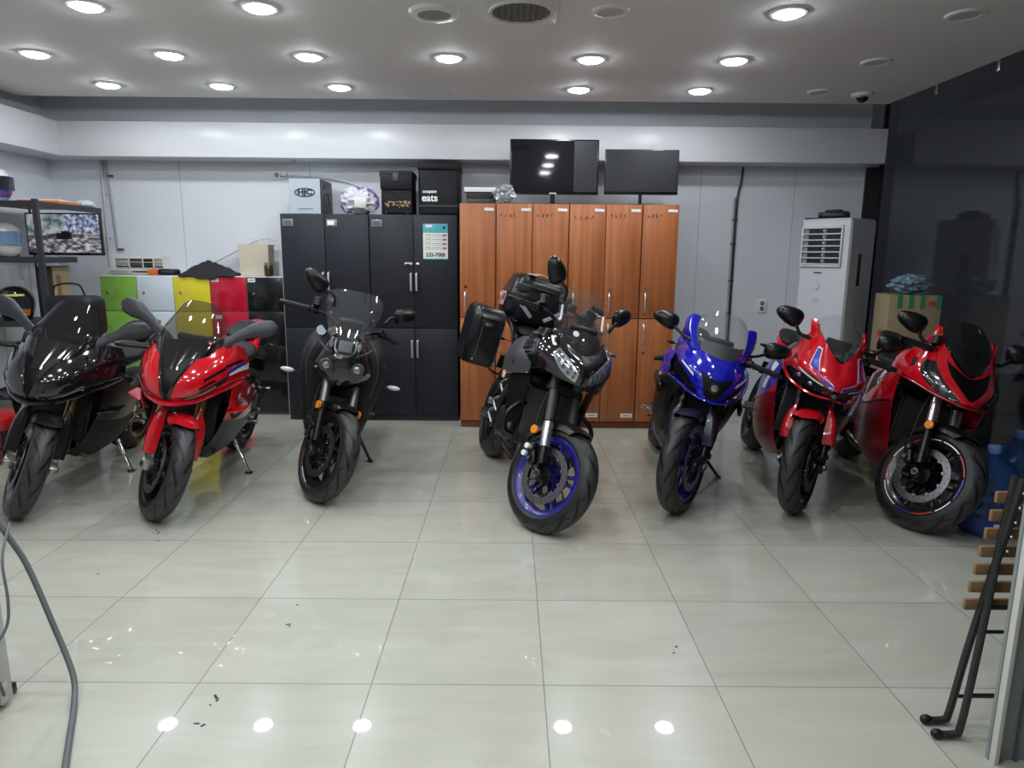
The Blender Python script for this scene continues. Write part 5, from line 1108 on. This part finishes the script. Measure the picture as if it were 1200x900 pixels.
# ---------------------------------------------------------------- black touring bike with luggage
def tourer():
    B = Bike('motorcycle', 'black touring motorcycle with top case, side case and blue wheels, nearest the middle', (.135, 3.57), 11.5, 16.5, 31)
    B.chassis(stand_foot=(-.02, .29), muf=False)
    B.part(MB().box((.37, 0, .58), (.05, .34, .34), M_semi, rot=(0, -12, 0), bev=.012).box((.20, 0, .66), (.32, .36, .30), M_semi, bev=.05), 'radiator_housing')
    b = MB()
    for sd in (-1, 1):
        for k in range(13): b.box((.404, sd*(.045+.0095*k), .58), (.006, .004, .26), M_fin, rot=(0, -12, 0))
        b.box((.400, sd*.10, .58), (.006, .135, .275), M_rad, rot=(0, -12, 0))
    B.part(b, 'radiator_fins', None, 'dull olive radiator fins')
    B.wheel(True, M_rimblue, 5, rimlabel='dark blue alloy wheel'); B.wheel(False, M_rimblk, 5)  # rear rim is blue too; black puts its shade into the colour
    B.fork(M_gdark, M_semi, .78, reflector=True, sil=mat('bright_fork', (.62, .63, .65), .2, .9), st=(.15, .29), rp=(.24, -.06))
    B.part(MB(B.S).cyl(B.fk(.15, -.118, -.10), B.fk(.15, -.136, -.10), .016, M_wdec, seg=18).cyl(B.fk(.11, -.118, -.115), B.fk(.11, -.136, -.115), .016, M_wdec, seg=18), 'caliper_caps', None, 'two white caliper caps'); B.fender(M_semi, 70, 155, .072)
    B.tank(M_gloss, .10, 1.05, 1.0); B.seat_tail(M_semi, zt=.05, tail_end=.88); B.dash(.50, 1.10, .16, 50)
    B.bars(.80, [(.80, -.03, .05), (.86, -.04, .10), (.92, -.07, .22), (.915, -.15, .42)], grip_len=.14)
    g = [[(.665, 0, .985), (.635, .07, 1.005), (.565, .125, 1.045), (.47, .165, 1.07), (.34, .195, 1.06)], [(.735, 0, .945), (.715, .065, .955), (.645, .14, .985), (.525, .205, 1.01), (.34, .24, .985)], [(.765, 0, .89), (.745, .06, .89), (.68, .14, .915), (.555, .22, .935), (.36, .262, .91)], [(.745, 0, .835), (.73, .05, .835), (.68, .12, .845), (.57, .20, .862), (.38, .255, .83)]]
    S_, o = B.sym(g, M_gloss, 'front_fairing', 51, 22)
    chrome = mat('headlight_reflector', (.62, .63, .66), .16, .85)
    for sd in (-1, 1):
        f = lambda a, v: (.5+sd*a, v)
        A = [f(.245, .30), f(.16, .42), f(.065, .62)]; C = [f(.285, .50), f(.21, .78), f(.085, .90)]
        h = B.part(MB().patch(S_, A, C, chrome, .004, 14, 8, .003, -1), 'headlight', None, 'clear multi-reflector headlight')
        k = MB()
        for i in range(5):
            t0 = .06+.185*i; m_ = lambda E, F, t: tuple(np.array(E)*(1-t)+np.array(F)*t)
            ua = crom([(*p, 0) for p in A], 21); ub = crom([(*p, 0) for p in C], 21); i0 = int(t0*20)
            for (v0, v1) in ((.15, .45), (.55, .85)):
                p = [ua[i0]*(1-v0)+ub[i0]*v0, ua[min(20, i0+2)]*(1-v0)+ub[min(20, i0+2)]*v0]; q = [ua[i0]*(1-v1)+ub[i0]*v1, ua[min(20, i0+2)]*(1-v1)+ub[min(20, i0+2)]*v1]
                k.patch(S_, [tuple(x[:2]) for x in p], [tuple(x[:2]) for x in q], M_lens if (i+int(v0*10)) % 2 else M_gdark, .008, 3, 3, .002, -1)
        B.part(k, 'reflector_facets', h); B.part(MB().patch(S_, A, C, M_clearlens, .015, 14, 8, .002, -1), 'lens_cover', h)
        B.part(MB().patch(S_, [f(.30, .08), f(.34, .16)], [f(.275, .30), f(.30, .34)], M_wdec, .003, 6, 5, .002, -1) if sd < 0 else MB().patch(S_, [f(.30, .08), f(.32, .12)], [f(.275, .30), f(.29, .32)], M_wdec, .003, 6, 5, .002, -1), 'air_vent', o, 'pale upper vent insert')
        B.part(MB().patch(S_, [f(.295, .12), f(.31, .15)], [f(.283, .24), f(.295, .26)], M_gap, .005, 5, 4, .002, -1), 'vent_slot', o)
        tp = [[(.47, .185, .985), (.28, .24, .985), (.04, .24, .93)], [(.50, .225, .90), (.30, .280, .875), (.0, .262, .83)], [(.48, .22, .80), (.28, .275, .755), (-.02, .255, .73)]]
        U_, so = B.side(tp, M_gdark, 'tank_panel', sd, label='dark grey side panel')
        B.part(MB().cyl((.30, sd*.278, .83), (.30, sd*.286, .83), .022, M_semi, seg=22).cyl((.30, sd*.286, .83), (.30, sd*.288, .83), .016, M_grey_m, seg=20).box((.11, sd*.270, .83), (.05, .004, .010), M_grey_m), 'emblem', so)
        B.side([[(.46, .20, .81), (.33, .245, .77), (.20, .25, .74)], [(.45, .19, .68), (.33, .23, .64), (.20, .235, .62)], [(.43, .18, .52), (.33, .21, .47), (.22, .21, .46)]], M_semi, 'radiator_shroud', sd)
        B.part(MB().tube([(.38, sd*.15, .62), (.43, sd*.21, .61), (.45, sd*.265, .54), (.43, sd*.25, .45), (.38, sd*.18, .42)], .0135, M_semi, seg=10, n=30), 'crash_bar')
        B.part(MB().tube([(.46, sd*.19, 1.0), (.45, sd*.225, 1.02)], .006, M_semi, seg=8).ball((.455, sd*.235, 1.025), (.02, .026, .012), M_gdark, seg=14, rings=10), 'turn_signal')
        B.mirror((.38, .23, 1.20), (.33, .335, 1.325), (.165, .105, .05), M_semi, sd, True, blade=.010, yaw=8, roll=38, knee=(.38, .25, 1.26))
    B.part(MB().patch(S_, [(.46, .02), (.5, .02), (.54, .02)], [(.485, .95), (.5, .98), (.515, .95)], M_gap, .003, 8, 12, .002, -1), 'nose_seam', o)
    ws = [[(.695, 0, .945), (.66, .055, .97), (.59, .105, 1.015), (.50, .135, 1.05)], [(.605, 0, 1.055), (.58, .078, 1.06), (.525, .125, 1.075), (.46, .15, 1.085)], [(.52, 0, 1.13), (.50, .08, 1.13), (.455, .122, 1.13), (.41, .142, 1.12)], [(.465, 0, 1.18), (.45, .065, 1.175), (.42, .105, 1.16), (.39, .125, 1.14)]]
    W_, w = B.sym(ws, M_smoke2, 'windscreen', 35, 18, .003, 'smoked lower windscreen')
    c = W_.at(.40, .45); B.part(MB().cyl((c[0]+.004, c[1], c[2]), (c[0]+.008, c[1], c[2]+.003), .018, M_wdec, seg=20), 'round_emblem', w, 'white round emblem')
    es = [[(.475, 0, 1.12), (.46, .075, 1.12), (.43, .135, 1.115)], [(.42, 0, 1.23), (.41, .08, 1.23), (.385, .142, 1.225)], [(.38, 0, 1.325), (.37, .075, 1.325), (.345, .138, 1.31)]]
    E_, e = B.sym(es, M_screen, 'screen_extension', 25, 12, .003, 'tall clear screen extension')
    for sd in (-1, 1): B.part(MB().box((.435, sd*.127, 1.175), (.012, .012, .10), M_wdec, rot=(0, -28, 0), bev=.003).ball((.46, sd*.13, 1.135), .014, M_steel, seg=12, rings=8), 'extension_clamp', e)
    b = MB(B.S); q = B.fk(.90, -.0, -.02); b.tube([B.fk(.86, .10, -.04), B.fk(.96, .12, -.03), B.fk(1.03, .15, -.02)], .010, M_black, seg=8).box((0, 0, 0), (.03, .10, .08), M_black, bev=.012, M=Matrix.Translation(B.fk(1.0, .10, -.0))).box((0, 0, 0), (.02, .12, .03), M_semi, bev=.006, M=Matrix.Translation(B.fk(1.075, .165, .0))).ball(B.fk(.97, .04, .0), .035, M_black, seg=14, rings=10).ball(B.fk(.99, -.07, .0), .028, M_black, seg=14, rings=10).tube([B.fk(.86, .02, -.02), B.fk(.97, .04, -.02), B.fk(.99, -.07, -.02)], .010, M_black, seg=8)
    B.part(b, 'phone_mount'); B.part(MB(B.S).box((0, 0, 0), (.006, .09, .018), M_grey_m, bev=.002, M=Matrix.Translation(B.fk(1.075, .165, .014))).ball(B.fk(1.075, .225, .012), .008, mat('red_dot', (.6, .02, .02), .4), seg=10, rings=8), 'camera_bar')
    # luggage
    rk = MB()
    for sd in (-1, 1): rk.tube([(-.40, sd*.13, .90), (-.62, sd*.14, 1.0), (-.92, sd*.13, 1.02)], .011, M_semi, seg=8, n=12).tube([(-.30, sd*.14, .80), (-.38, sd*.20, .98), (-.72, sd*.205, .98), (-.74, sd*.20, .66), (-.42, sd*.20, .64), (-.30, sd*.16, .66)], .009, M_semi, seg=8, n=30)
    for x in (-.60, -.75, -.90): rk.tube([(x, -.14, 1.0), (x, .14, 1.0)], .009, M_semi, seg=8)
    B.part(rk, 'luggage_rack')
    tc = MB(); tc.sloft([(1.02, -.74, 0, .17, .19, .19, 4), (1.06, -.74, 0, .20, .225, .225, 4), (1.17, -.74, 0, .215, .235, .235, 4), (1.24, -.74, 0, .20, .225, .225, 4), (1.33, -.745, 0, .165, .20, .20, 3.4), (1.36, -.745, 0, .12, .16, .16, 3)], M_semi, seg=40, n=24, axis='z'); t = B.part(tc, 'top_case')
    B.part(MB().sloft([(1.185, -.74, 0, .218, .238, .238, 4), (1.205, -.74, 0, .218, .238, .238, 4)], M_black, seg=40, n=4, axis='z'), 'case_seam', t)
    b = MB()
    for y in (-.16, .16): b.box((-.528, y, 1.26), (.02, .10, .05), M_gdark, rot=(0, 12, 0), bev=.008)
    b.box((-.515, 0, 1.30), (.03, .20, .03), M_dark, rot=(0, 20, 0), bev=.008); B.part(b, 'case_latches', t)
    for sd in (-1, 1): B.part(MB().box((-.522, sd*.11, 1.12), (.008, .16, .028), mat('pale_blue_strip', (.42, .44, .52), .25, .3), rot=(sd*38, 3, 0), bev=.003), 'reflective_strip', t, 'pale blue reflective strip')
    B.part(MB().box((-.74, -.2385, 1.15), (.17, .003, .10), mat('rose_sticker', (.50, .34, .34), .45), bev=.001).box((-.70, -.2405, 1.16), (.05, .002, .05), M_ink).box((-.78, -.2405, 1.14), (.04, .002, .06), mat('sticker_red', (.45, .05, .05), .5)), 'case_stickers', t, 'pink and black stickers on the case end')
    B.part(MB().tube([(-.60, -.10, 1.365), (-.70, -.02, 1.378), (-.78, .06, 1.372)], .012, mat('pale_wrap', (.50, .42, .36), .5), seg=8, n=12, flat=.5).box((-.62, -.10, 1.362), (.10, .05, .012), mat('pale_wrap', (.50, .42, .36), .5), bev=.004), 'top_strap', t)
    for sd in (-1, 1):
        p = MB(); sec = lambda z, k: [(-.56+sx*.215*k, sd*(.355+sy*.108*k), z) for sx, sy in ((1, -1), (1, .6), (.8, 1), (-.8, 1), (-1, .6), (-1, -1))]
        p.loft([sec(.665, .86), sec(.70, .97), sec(.85, 1.0), sec(.985, 1.0), sec(1.04, .92), sec(1.065, .76)], M_semi); pc = B.part(p, 'side_case')
        q = MB(); q.box((-.342, sd*.355, .955), (.014, .10, .05), M_black, bev=.005).box((-.334, sd*.355, .95), (.008, .05, .022), M_grey_m, bev=.003).box((-.335, sd*.355, 1.0), (.02, .12, .02), M_grey_m, bev=.004); B.part(q, 'case_latch', pc)
        q = MB()
        for x, y, z in ((-.355, .25, .70), (-.355, .40, .70), (-.358, .40, 1.0)): q.ball((x+.012, sd*y, z), .010, M_grey_m, seg=10, rings=6)
        q.tube([(-.344, sd*.25, .93), (-.344, sd*.25, .72)], .004, M_dark, seg=6).tube([(-.344, sd*.39, .93), (-.344, sd*.39, .72)], .004, M_dark, seg=6); B.part(q, 'case_rivets', pc)
    B.part(MB().tube([(-.20, -.18, .50), (-.24, -.205, .66), (-.16, -.20, .72)], .012, M_semi, seg=8, n=10).ball((-.02, -.235, .70), (.04, .012, .028), mat('cream_tag', (.65, .60, .52), .5), seg=16, rings=8).ball((-.02, -.245, .70), (.018, .006, .012), mat('sticker_red', (.45, .05, .05), .5), seg=10, rings=8), 'key_tag', None, 'cream oval tag with red mark')
    b = MB()
    for z, y in ((.62, -.2), (.50, -.215), (.42, -.225)): b.tube([(-.10, y*.8, z+.05), (-.16, y, z), (-.10, y*.9, z-.06)], .012, M_grey_m, seg=8, n=8)
    b.cyl((-.22, -.20, .48), (-.22, -.24, .48), .022, M_steel, seg=16); B.part(b, 'engine_pipes')
    B.put()
tourer()

# ---------------------------------------------------------------- blue sport bike
def bluebike():
    B = Bike('motorcycle', 'blue sport motorcycle in front of the bare wall', (.945, 3.83), -9, 15.5, -28)
    B.chassis(stand_foot=(.0, .35), stand_m=M_semi, peg_m=M_steel, muf=False)
    B.wheel(True, M_rimblue, 5, rimlabel='dark blue alloy wheel'); B.wheel(False, M_rimblue, 5)
    B.fork(M_semi, M_semi, .70, sil=None); B.fender(M_navy, 68, 148, .076, flap=.12)
    B.tank(M_blue, .0, 1.0, .95); B.seat_tail(M_blue, zt=.0); B.dash(.46, .985, .15)
    B.bars(.67, [(.67, -.02, .10), (.675, -.03, .16), (.645, -.10, .36)])
    g = [[(.62, 0, .93), (.60, .07, .935), (.54, .135, .945), (.44, .185, .945), (.30, .225, .935)], [(.70, 0, .89), (.685, .07, .89), (.62, .145, .89), (.50, .215, .895), (.32, .25, .885)], [(.755, 0, .83), (.74, .07, .83), (.68, .15, .835), (.54, .225, .84), (.33, .26, .83)], [(.77, 0, .76), (.755, .065, .762), (.69, .14, .775), (.55, .215, .79), (.34, .255, .78)], [(.745, 0, .70), (.735, .05, .702), (.685, .115, .715), (.56, .19, .74), (.36, .24, .735)]]
    g = [[(x, y*.86, z) for x, y, z in r] for r in g]
    S_, o = B.sym(g, M_blue, 'front_fairing', 51, 26)
    for sd in (-1, 1): B.part(MB().patch(S_, [(.5+sd*.47, .36), (.5+sd*.33, .62), (.5+sd*.19, .93)], [(.5+sd*.5, .80), (.5+sd*.42, .97), (.5+sd*.21, 1.0)], M_gap, .003, 12, 8, .003, -1), 'side_intake', o, 'black lower corner of the nose')
    B.part(MB().patch(S_, [(.32, .45), (.5, .56), (.68, .45)], [(.405, .95), (.5, .97), (.595, .95)], M_cavity, .003, 18, 12, .003, -1), 'air_intake', o, 'black centre intake')
    c = V((.772, 0, .775)); h = B.part(MB().lathe([(.026, .012), (.034, .010), (.036, -.02)], c, (1, 0, 0), M_semi, 26), 'headlight', None, 'single round projector lamp in the nose'); B.part(MB().ball(c, (.014, .027, .027), mat('projector_glass', (.25, .25, .27), .05), seg=18, rings=12), 'projector_lens', h)
    ws = [[(.645, 0, .925), (.62, .065, .93), (.555, .118, .945), (.47, .15, .965)], [(.57, 0, 1.02), (.55, .085, 1.02), (.495, .14, 1.025), (.43, .162, 1.03)], [(.475, 0, 1.115), (.46, .085, 1.112), (.42, .135, 1.10), (.385, .158, 1.09)], [(.40, 0, 1.175), (.39, .06, 1.172), (.37, .105, 1.155), (.355, .135, 1.13)]]
    W_, w = B.sym(ws, M_screen, 'windscreen', 41, 20, .003, 'clear windscreen')
    B.part(MB().patch(W_, [(.12, .26), (.5, .30), (.88, .26)], [(.12, .0), (.5, .0), (.88, .0)], M_gdark, -.010, 16, 6, .002, 1), 'inner_cowl', w, 'dark grey panel behind the screen')
    for sd in (-1, 1):
        f = lambda a, v: (.5+sd*a, v)
        ear = [[(.57, .118, .93), (.52, .158, .935), (.44, .185, .94)], [(.49, .142, 1.0), (.455, .182, 1.0), (.39, .206, .998)], [(.425, .150, 1.06), (.40, .196, 1.06), (.35, .216, 1.05)], [(.385, .146, 1.115), (.37, .188, 1.118), (.33, .212, 1.09)]]
        B.side(ear, M_blue, 'screen_surround', sd, 16, 16, .008)
        sg = [[(.42, .225, .87), (.25, .255, .86), (.02, .245, .79)], [(.43, .24, .80), (.26, .268, .78), (.03, .25, .72)], [(.44, .235, .745), (.28, .262, .71), (.06, .245, .66)]]
        U_, so = B.side(sg, M_blue, 'side_fairing', sd)
        B.part(MB().patch(S_, [f(.24, .58), f(.36, .44)], [f(.235, .645), f(.36, .475)], M_wdec, .006, 8, 3, .002, -1), 'stripe_decal', o, 'thin white stripe')
        lg = [[(.60, .17, .735), (.45, .235, .72), (.28, .26, .69), (.06, .245, .645)], [(.55, .155, .68), (.43, .215, .64), (.27, .245, .60), (.06, .235, .56)], [(.46, .17, .58), (.38, .195, .53), (.25, .22, .47), (.05, .215, .43)], [(.42, .13, .42), (.34, .15, .38), (.2, .17, .32), (.0, .165, .31)], [(.36, .06, .30), (.28, .07, .26), (.15, .08, .21), (-.1, .08, .22)]]
        B.side(lg, M_semi, 'lower_fairing', sd)
        B.part(MB().box((.30, sd*.262, .655), (.30, .02, .055), M_semi, rot=(0, 8, sd*-4), bev=.012), 'side_duct')
        B.mirror((.50, .125, .965), (.405, .345, 1.045), (.165, .095, .055), M_semi, sd, blade=.010, yaw=10, roll=10, knee=(.46, .22, .985))
    b = MB(); P = [(.36, -.245, .73), (.56, -.195, .735), (.685, -.12, .708), (.74, -.05, .693), (.752, 0, .69), (.74, .05, .693), (.685, .12, .708), (.56, .195, .735), (.36, .245, .73)]
    b.tube(P, [.006, .009, .010, .011, .011, .011, .010, .009, .006], M_blue, seg=8, n=40, flat=.7); B.part(b, 'chin_lip')
    B.part(MB().tube([(-.30, -.17, .70), (-.34, -.19, .62), (-.30, -.18, .50)], .022, mat('pale_frame', (.55, .55, .55), .35, .6), seg=10, n=12), 'heel_guard')
    B.put()
bluebike()

# ---------------------------------------------------------------- two red faired bikes on the right
def redfaired(name, label, front, head, lean, steer, big):
    B = Bike(name, label, front, head, lean, steer)
    B.chassis(stand_foot=(-.02, .29), stand_m=M_semi, muf=big)
    st = [(100, 122, M_wdec), (124, 150, M_red2), (152, 178, M_wdec), (182, 215, M_red2), (218, 262, M_wdec), (266, 290, M_bdec), (292, 322, M_red2), (326, 350, M_wdec), (356, 385, M_bdec), (30, 62, M_red2), (66, 96, M_wdec)] if big else [(280, 320, M_wdec), (20, 60, M_red2)]
    B.wheel(True, M_rimblk, 6 if big else 5, st); B.wheel(False, M_rimblk, 5)
    B.fork(M_semi, M_semi, .70, reflector=big, sil=mat('bright_fork', (.62, .63, .65), .2, .9) if big else None)
    if big: B.fender(M_semi, 70, 148, .076)
    else: B.fender(M_red, 64, 145, .080, flap=.13)
    B.tank(M_red if big else M_gloss, .0, 1.05, .95); B.seat_tail(M_red, zt=.0 if big else -.02); B.dash(.47, .985, .15)
    B.bars(.70, [(.70, -.02, .10), (.71, -.03, .16), (.685, -.09, .37 if big else .325)])
    if big: g = [[(.665, 0, .885), (.625, .065, .92), (.555, .11, .98), (.475, .14, 1.04), (.42, .16, 1.095)], [(.715, 0, .845), (.69, .07, .86), (.615, .14, .89), (.50, .195, .92), (.36, .215, .94)], [(.765, 0, .80), (.75, .07, .805), (.67, .155, .825), (.53, .225, .845), (.34, .25, .85)], [(.80, 0, .755), (.775, .06, .753), (.69, .14, .762), (.55, .215, .782), (.34, .258, .79)]]
    else: g = [[(.66, 0, .905), (.62, .06, .945), (.55, .105, 1.0), (.47, .135, 1.05), (.42, .15, 1.085)], [(.71, 0, .865), (.685, .07, .885), (.61, .14, .905), (.50, .195, .92), (.36, .215, .93)], [(.765, 0, .81), (.745, .075, .82), (.665, .165, .835), (.53, .23, .845), (.34, .25, .845)], [(.79, 0, .76), (.765, .06, .765), (.69, .15, .785), (.55, .225, .80), (.34, .255, .80)]]
    if not big: g = [[(x, y*.87, z) for x, y, z in r] for r in g]
    S_, o = B.sym(g, M_red, 'front_fairing', 51, 24)
    if big: B.part(MB().patch(S_, [(.27, .13), (.39, .08), (.5, .03), (.61, .08), (.73, .13)], [(.44, .70), (.475, .82), (.5, .87), (.525, .82), (.56, .70)], M_gap, .003, 20, 12, .003, -1), 'nose_panel', o, 'matte black nose panel')
    zz = 0 if big else .02
    ws = [[(.655, 0, .90+zz), (.615, .058, .935+zz), (.55, .10, .985+zz), (.48, .125, 1.03), (.44, .138, 1.06)], [(.565, 0, 1.0), (.545, .07, 1.005), (.50, .115, 1.03), (.455, .135, 1.055), (.425, .142, 1.07)], [(.465, 0, 1.10), (.455, .065, 1.10), (.425, .108, 1.095), (.40, .128, 1.09), (.385, .135, 1.085)], [(.39, 0, 1.165), (.38, .05, 1.16), (.365, .085, 1.145), (.355, .105, 1.125), (.35, .115, 1.11)]]
    W_, w = B.sym(ws, M_smoke if big else M_screen, 'windscreen', 41, 22, .003, 'smoked windscreen' if big else 'clear windscreen')
    for sd in (-1, 1):
        f = lambda a, v: (.5+sd*a, v)
        if big:
            h = B.part(MB().patch(S_, [f(.29, .28), f(.215, .54), f(.13, .82), f(.09, .96)], [f(.355, .36), f(.335, .72), f(.25, .97), f(.11, 1.0)], M_lens, .003, 16, 8, .003, -1), 'headlight', None, 'long dark slanted headlight')
            k = MB()
            for i, t in enumerate((.18, .40, .62)):
                a0, v0 = .285-.15*t, .44+.48*t; k.patch(S_, [f(a0, v0), f(a0-.03, v0+.10)], [f(a0+.035, v0+.03), f(a0+.02, v0+.12)], mat('lamp_inner_grey', (.20, .21, .23), .12, .6), .006, 6, 4, .002, -1)
            B.part(k, 'lamp_insert', h)
            B.part(MB().patch(S_, [f(.40, .42), f(.385, .62)], [f(.43, .46), f(.41, .68)], M_gap, .003, 8, 4, .003, -1), 'side_vent', o)
        else:
            L = [[(.785, .022, .765), (.705, .128, .80), (.575, .188, .835), (.47, .208, .885)], [(.782, .018, .745), (.70, .120, .765), (.575, .185, .795), (.47, .208, .83)], [(.765, .015, .725), (.69, .100, .725), (.565, .17, .745), (.46, .202, .775)]]
            H_, h = B.side(L, M_lens, 'headlight', sd, label='slim dark headlight')
            n_ = 1 if sd > 0 else -1
            k = MB().patch(H_, [(.15, .12), (.9, .12)], [(.15, .28), (.9, .25)], mat('drl_pale', (.55, .55, .52), .25), .004, 10, 3, .002, 1).patch(H_, [(.15, .12), (.9, .12)], [(.15, .28), (.9, .25)], mat('drl_pale', (.55, .55, .52), .25), .004, 10, 3, .002, -1)
            for u in (.35, .6): q = H_.at(u, .62); k.ball((q[0]-.004, q[1], q[2]), (.014, .02, .014), mat('projector_glass', (.25, .25, .27), .05), seg=14, rings=10)
            B.part(k, 'lamp_insert', h)
            B.part(MB().tube([(.768, 0, .708), (.69, sd*.10, .698), (.56, sd*.172, .716), (.43, sd*.212, .752), (.34, sd*.225, .80)], [.010, .012, .013, .013, .010], M_red, seg=8, n=24, flat=.7), 'chin_lip')
            for (off, gr, m_, nm) in ((.003, .0, M_wdec, 'white_outline'), (.0045, .012, M_bdec, 'blue_stripe')):
                q = MB().patch(S_, [f(.235+.006*(gr > 0), .14+gr*2), f(.185+gr*.5, .62)], [f(.285-gr*.5, .16+gr*2), f(.27-gr*.6, .60)], m_, off, 10, 4, .0015, -1).patch(S_, [f(.27-gr*.6, .60), f(.15, .74+gr), f(.05, .84+gr)], [f(.195+gr*.5, .66), f(.14, .90-gr*.5), f(.05, .985-gr*.5)], m_, off, 10, 4, .0015, -1)
                B.part(q, nm, o, nm.replace('_', ' ')+' on the nose')
        sg = [[(.44, .252, .80), (.28, .262, .80), (.10, .25, .76), (-.05, .235, .70)], [(.44, .247, .71), (.28, .262, .69), (.10, .252, .65), (-.05, .235, .60)], [(.45, .235, .62), (.30, .25, .58), (.10, .245, .52), (-.08, .22, .49)]]
        U_, so = B.side(sg, M_red if big else M_bdec, 'side_fairing', sd, label=None if big else 'blue side panel')
        n_ = 1 if sd > 0 else -1
        def both(A, C, m_, off=.003):
            b_ = MB()
            for sg_ in (-1, 1): b_.patch(U_, A, C, m_, off, 10, 5, .002, sg_)
            return b_
        if big: B.part(both([(.25, .10), (.55, .55)], [(.85, .10), (.85, .75)], M_gap), 'side_opening', so); B.part(both([(.05, .95), (.9, .95)], [(.05, 1.0), (.9, 1.0)], M_gap), 'panel_gap', so)
        else: B.part(both([(.10, .10), (.42, .85)], [(.28, .05), (.56, .80)], M_wdec), 'white_panel', so, 'white band on the blue side panel'); B.part(both([(.0, .70), (.30, .98)], [(.0, 1.0), (.30, 1.0)], M_red), 'red_corner', so)
        tm = Matrix.Translation((.235 if big else .25, sd*.272, .715 if big else .70)) @ (Matrix.Rotation(R(90), 4, 'X') if sd < 0 else Matrix.Rotation(R(180), 4, 'Z') @ Matrix.Rotation(R(90), 4, 'X')) @ Matrix.Rotation(R(-sd*-1*58*-1 if sd < 0 else 58), 4, 'Z')
        text('side_lettering', 'CBR', .062 if big else .05, M_wdec if big else M_ink, tm, so, .001, bold=.002, shear=.25)
        lg = [[(.45, .235, .62), (.30, .25, .58), (.10, .245, .52), (-.08, .22, .49)], [(.455, .20, .50), (.31, .22, .45), (.10, .22, .39), (-.12, .195, .38)], [(.45, .15, .36), (.30, .165, .31), (.07, .17, .26), (-.17, .155, .28)], [(.42, .08, .255), (.27, .085, .21), (.05, .09, .18), (-.2, .09, .21)]]
        B.side(lg, M_red_shade, 'lower_fairing', sd)
        ear = [[(.50, .120, 1.0), (.46, .150, .99)], [(.45, .135, 1.06), (.405, .165, 1.06)], [(.40, .135, 1.10), (.36, .165, 1.105)]]
        B.side(ear, M_red, 'screen_ear', sd, 10, 12, .010)
        B.mirror((.45, .155, .99), (.405, .305, 1.085), (.165, .105, .055), M_semi, sd, blade=.012, yaw=10, roll=12, knee=(.44, .22, 1.0))
    B.part(MB().box((.10, 0, .80), (.34, .30, .08), M_semi, bev=.03), 'inner_cover')
    if not big: B.part(MB().ball((.775, 0, .728), (.016, .018, .018), M_gdark, seg=16, rings=10), 'nose_badge')
    if big: B.part(MB().tube([(.34, -.252, .775), (.55, -.212, .77), (.69, -.138, .75), (.775, -.06, .742), (.795, 0, .74), (.775, .06, .742), (.69, .138, .75), (.55, .212, .77), (.34, .252, .775)], [.008, .011, .012, .012, .012, .012, .012, .011, .008], M_red_shade, seg=8, n=40, flat=.7), 'chin_lip')
    B.put()
redfaired('motorcycle', 'red sport motorcycle with blue and white nose stripes, right of the blue one', (1.635, 3.84), -11, 15.5, -28, False)
redfaired('motorcycle', 'rightmost red sport motorcycle with smoked windscreen beside the water jugs', (2.225, 3.655), -12.5, 17, 33, True)
# ------------------------------------------------------------------ lights, world, camera
def downlamp(x, y, p):
    l = bpy.data.lights.new('shop_lamp', 'AREA'); l.shape = 'DISK'; l.size = .15; l.energy = p; l.color = (.92, .965, 1.0)
    o = bpy.data.objects.new('shop_lamp', l); COL.objects.link(o); o.location = (x, y, ZC-.012); return o
for y, xs in ((2.95, (-2.2, -1.308, -.41, .506)), (2.08, (-2.2, -1.308, -.41, .506)), (1.2, (-2.2, -1.308, -.41, .506)), (.3, (-1.308, -.41))):
    for x in xs: downlamp(x, y, LPOW)
w = bpy.data.worlds.new('night'); sc.world = w; w.use_nodes = True
w.node_tree.nodes['Background'].inputs[0].default_value = (.040, .043, .052, 1); w.node_tree.nodes['Background'].inputs[1].default_value = .35
cam = bpy.data.cameras.new('camera'); co = bpy.data.objects.new('camera', cam); COL.objects.link(co); sc.camera = co
f, pitch, yaw, roll, h = 802.49, .18457766, .00355479, .00910108, 1.46896
cam.sensor_width = 36; cam.lens = 36*f/1200; cam.clip_start = .05
cy_, sy_ = math.cos(yaw), math.sin(yaw); cp_, sp_ = math.cos(pitch), math.sin(pitch)
F = V((sy_*cp_, cy_*cp_, -sp_)); Rr = V((cy_, -sy_, 0)); U = Rr.cross(F)
R2 = Rr*math.cos(roll)+U*math.sin(roll); U2 = -Rr*math.sin(roll)+U*math.cos(roll)
co.matrix_world = Matrix.Translation((0, 0, h)) @ Matrix((R2, U2, -F)).transposed().to_4x4()
sc.view_settings.view_transform = 'Standard'; sc.view_settings.look = 'None'; sc.view_settings.gamma = 1; sc.view_settings.use_curve_mapping = False
sc.view_settings.exposure = EXPO
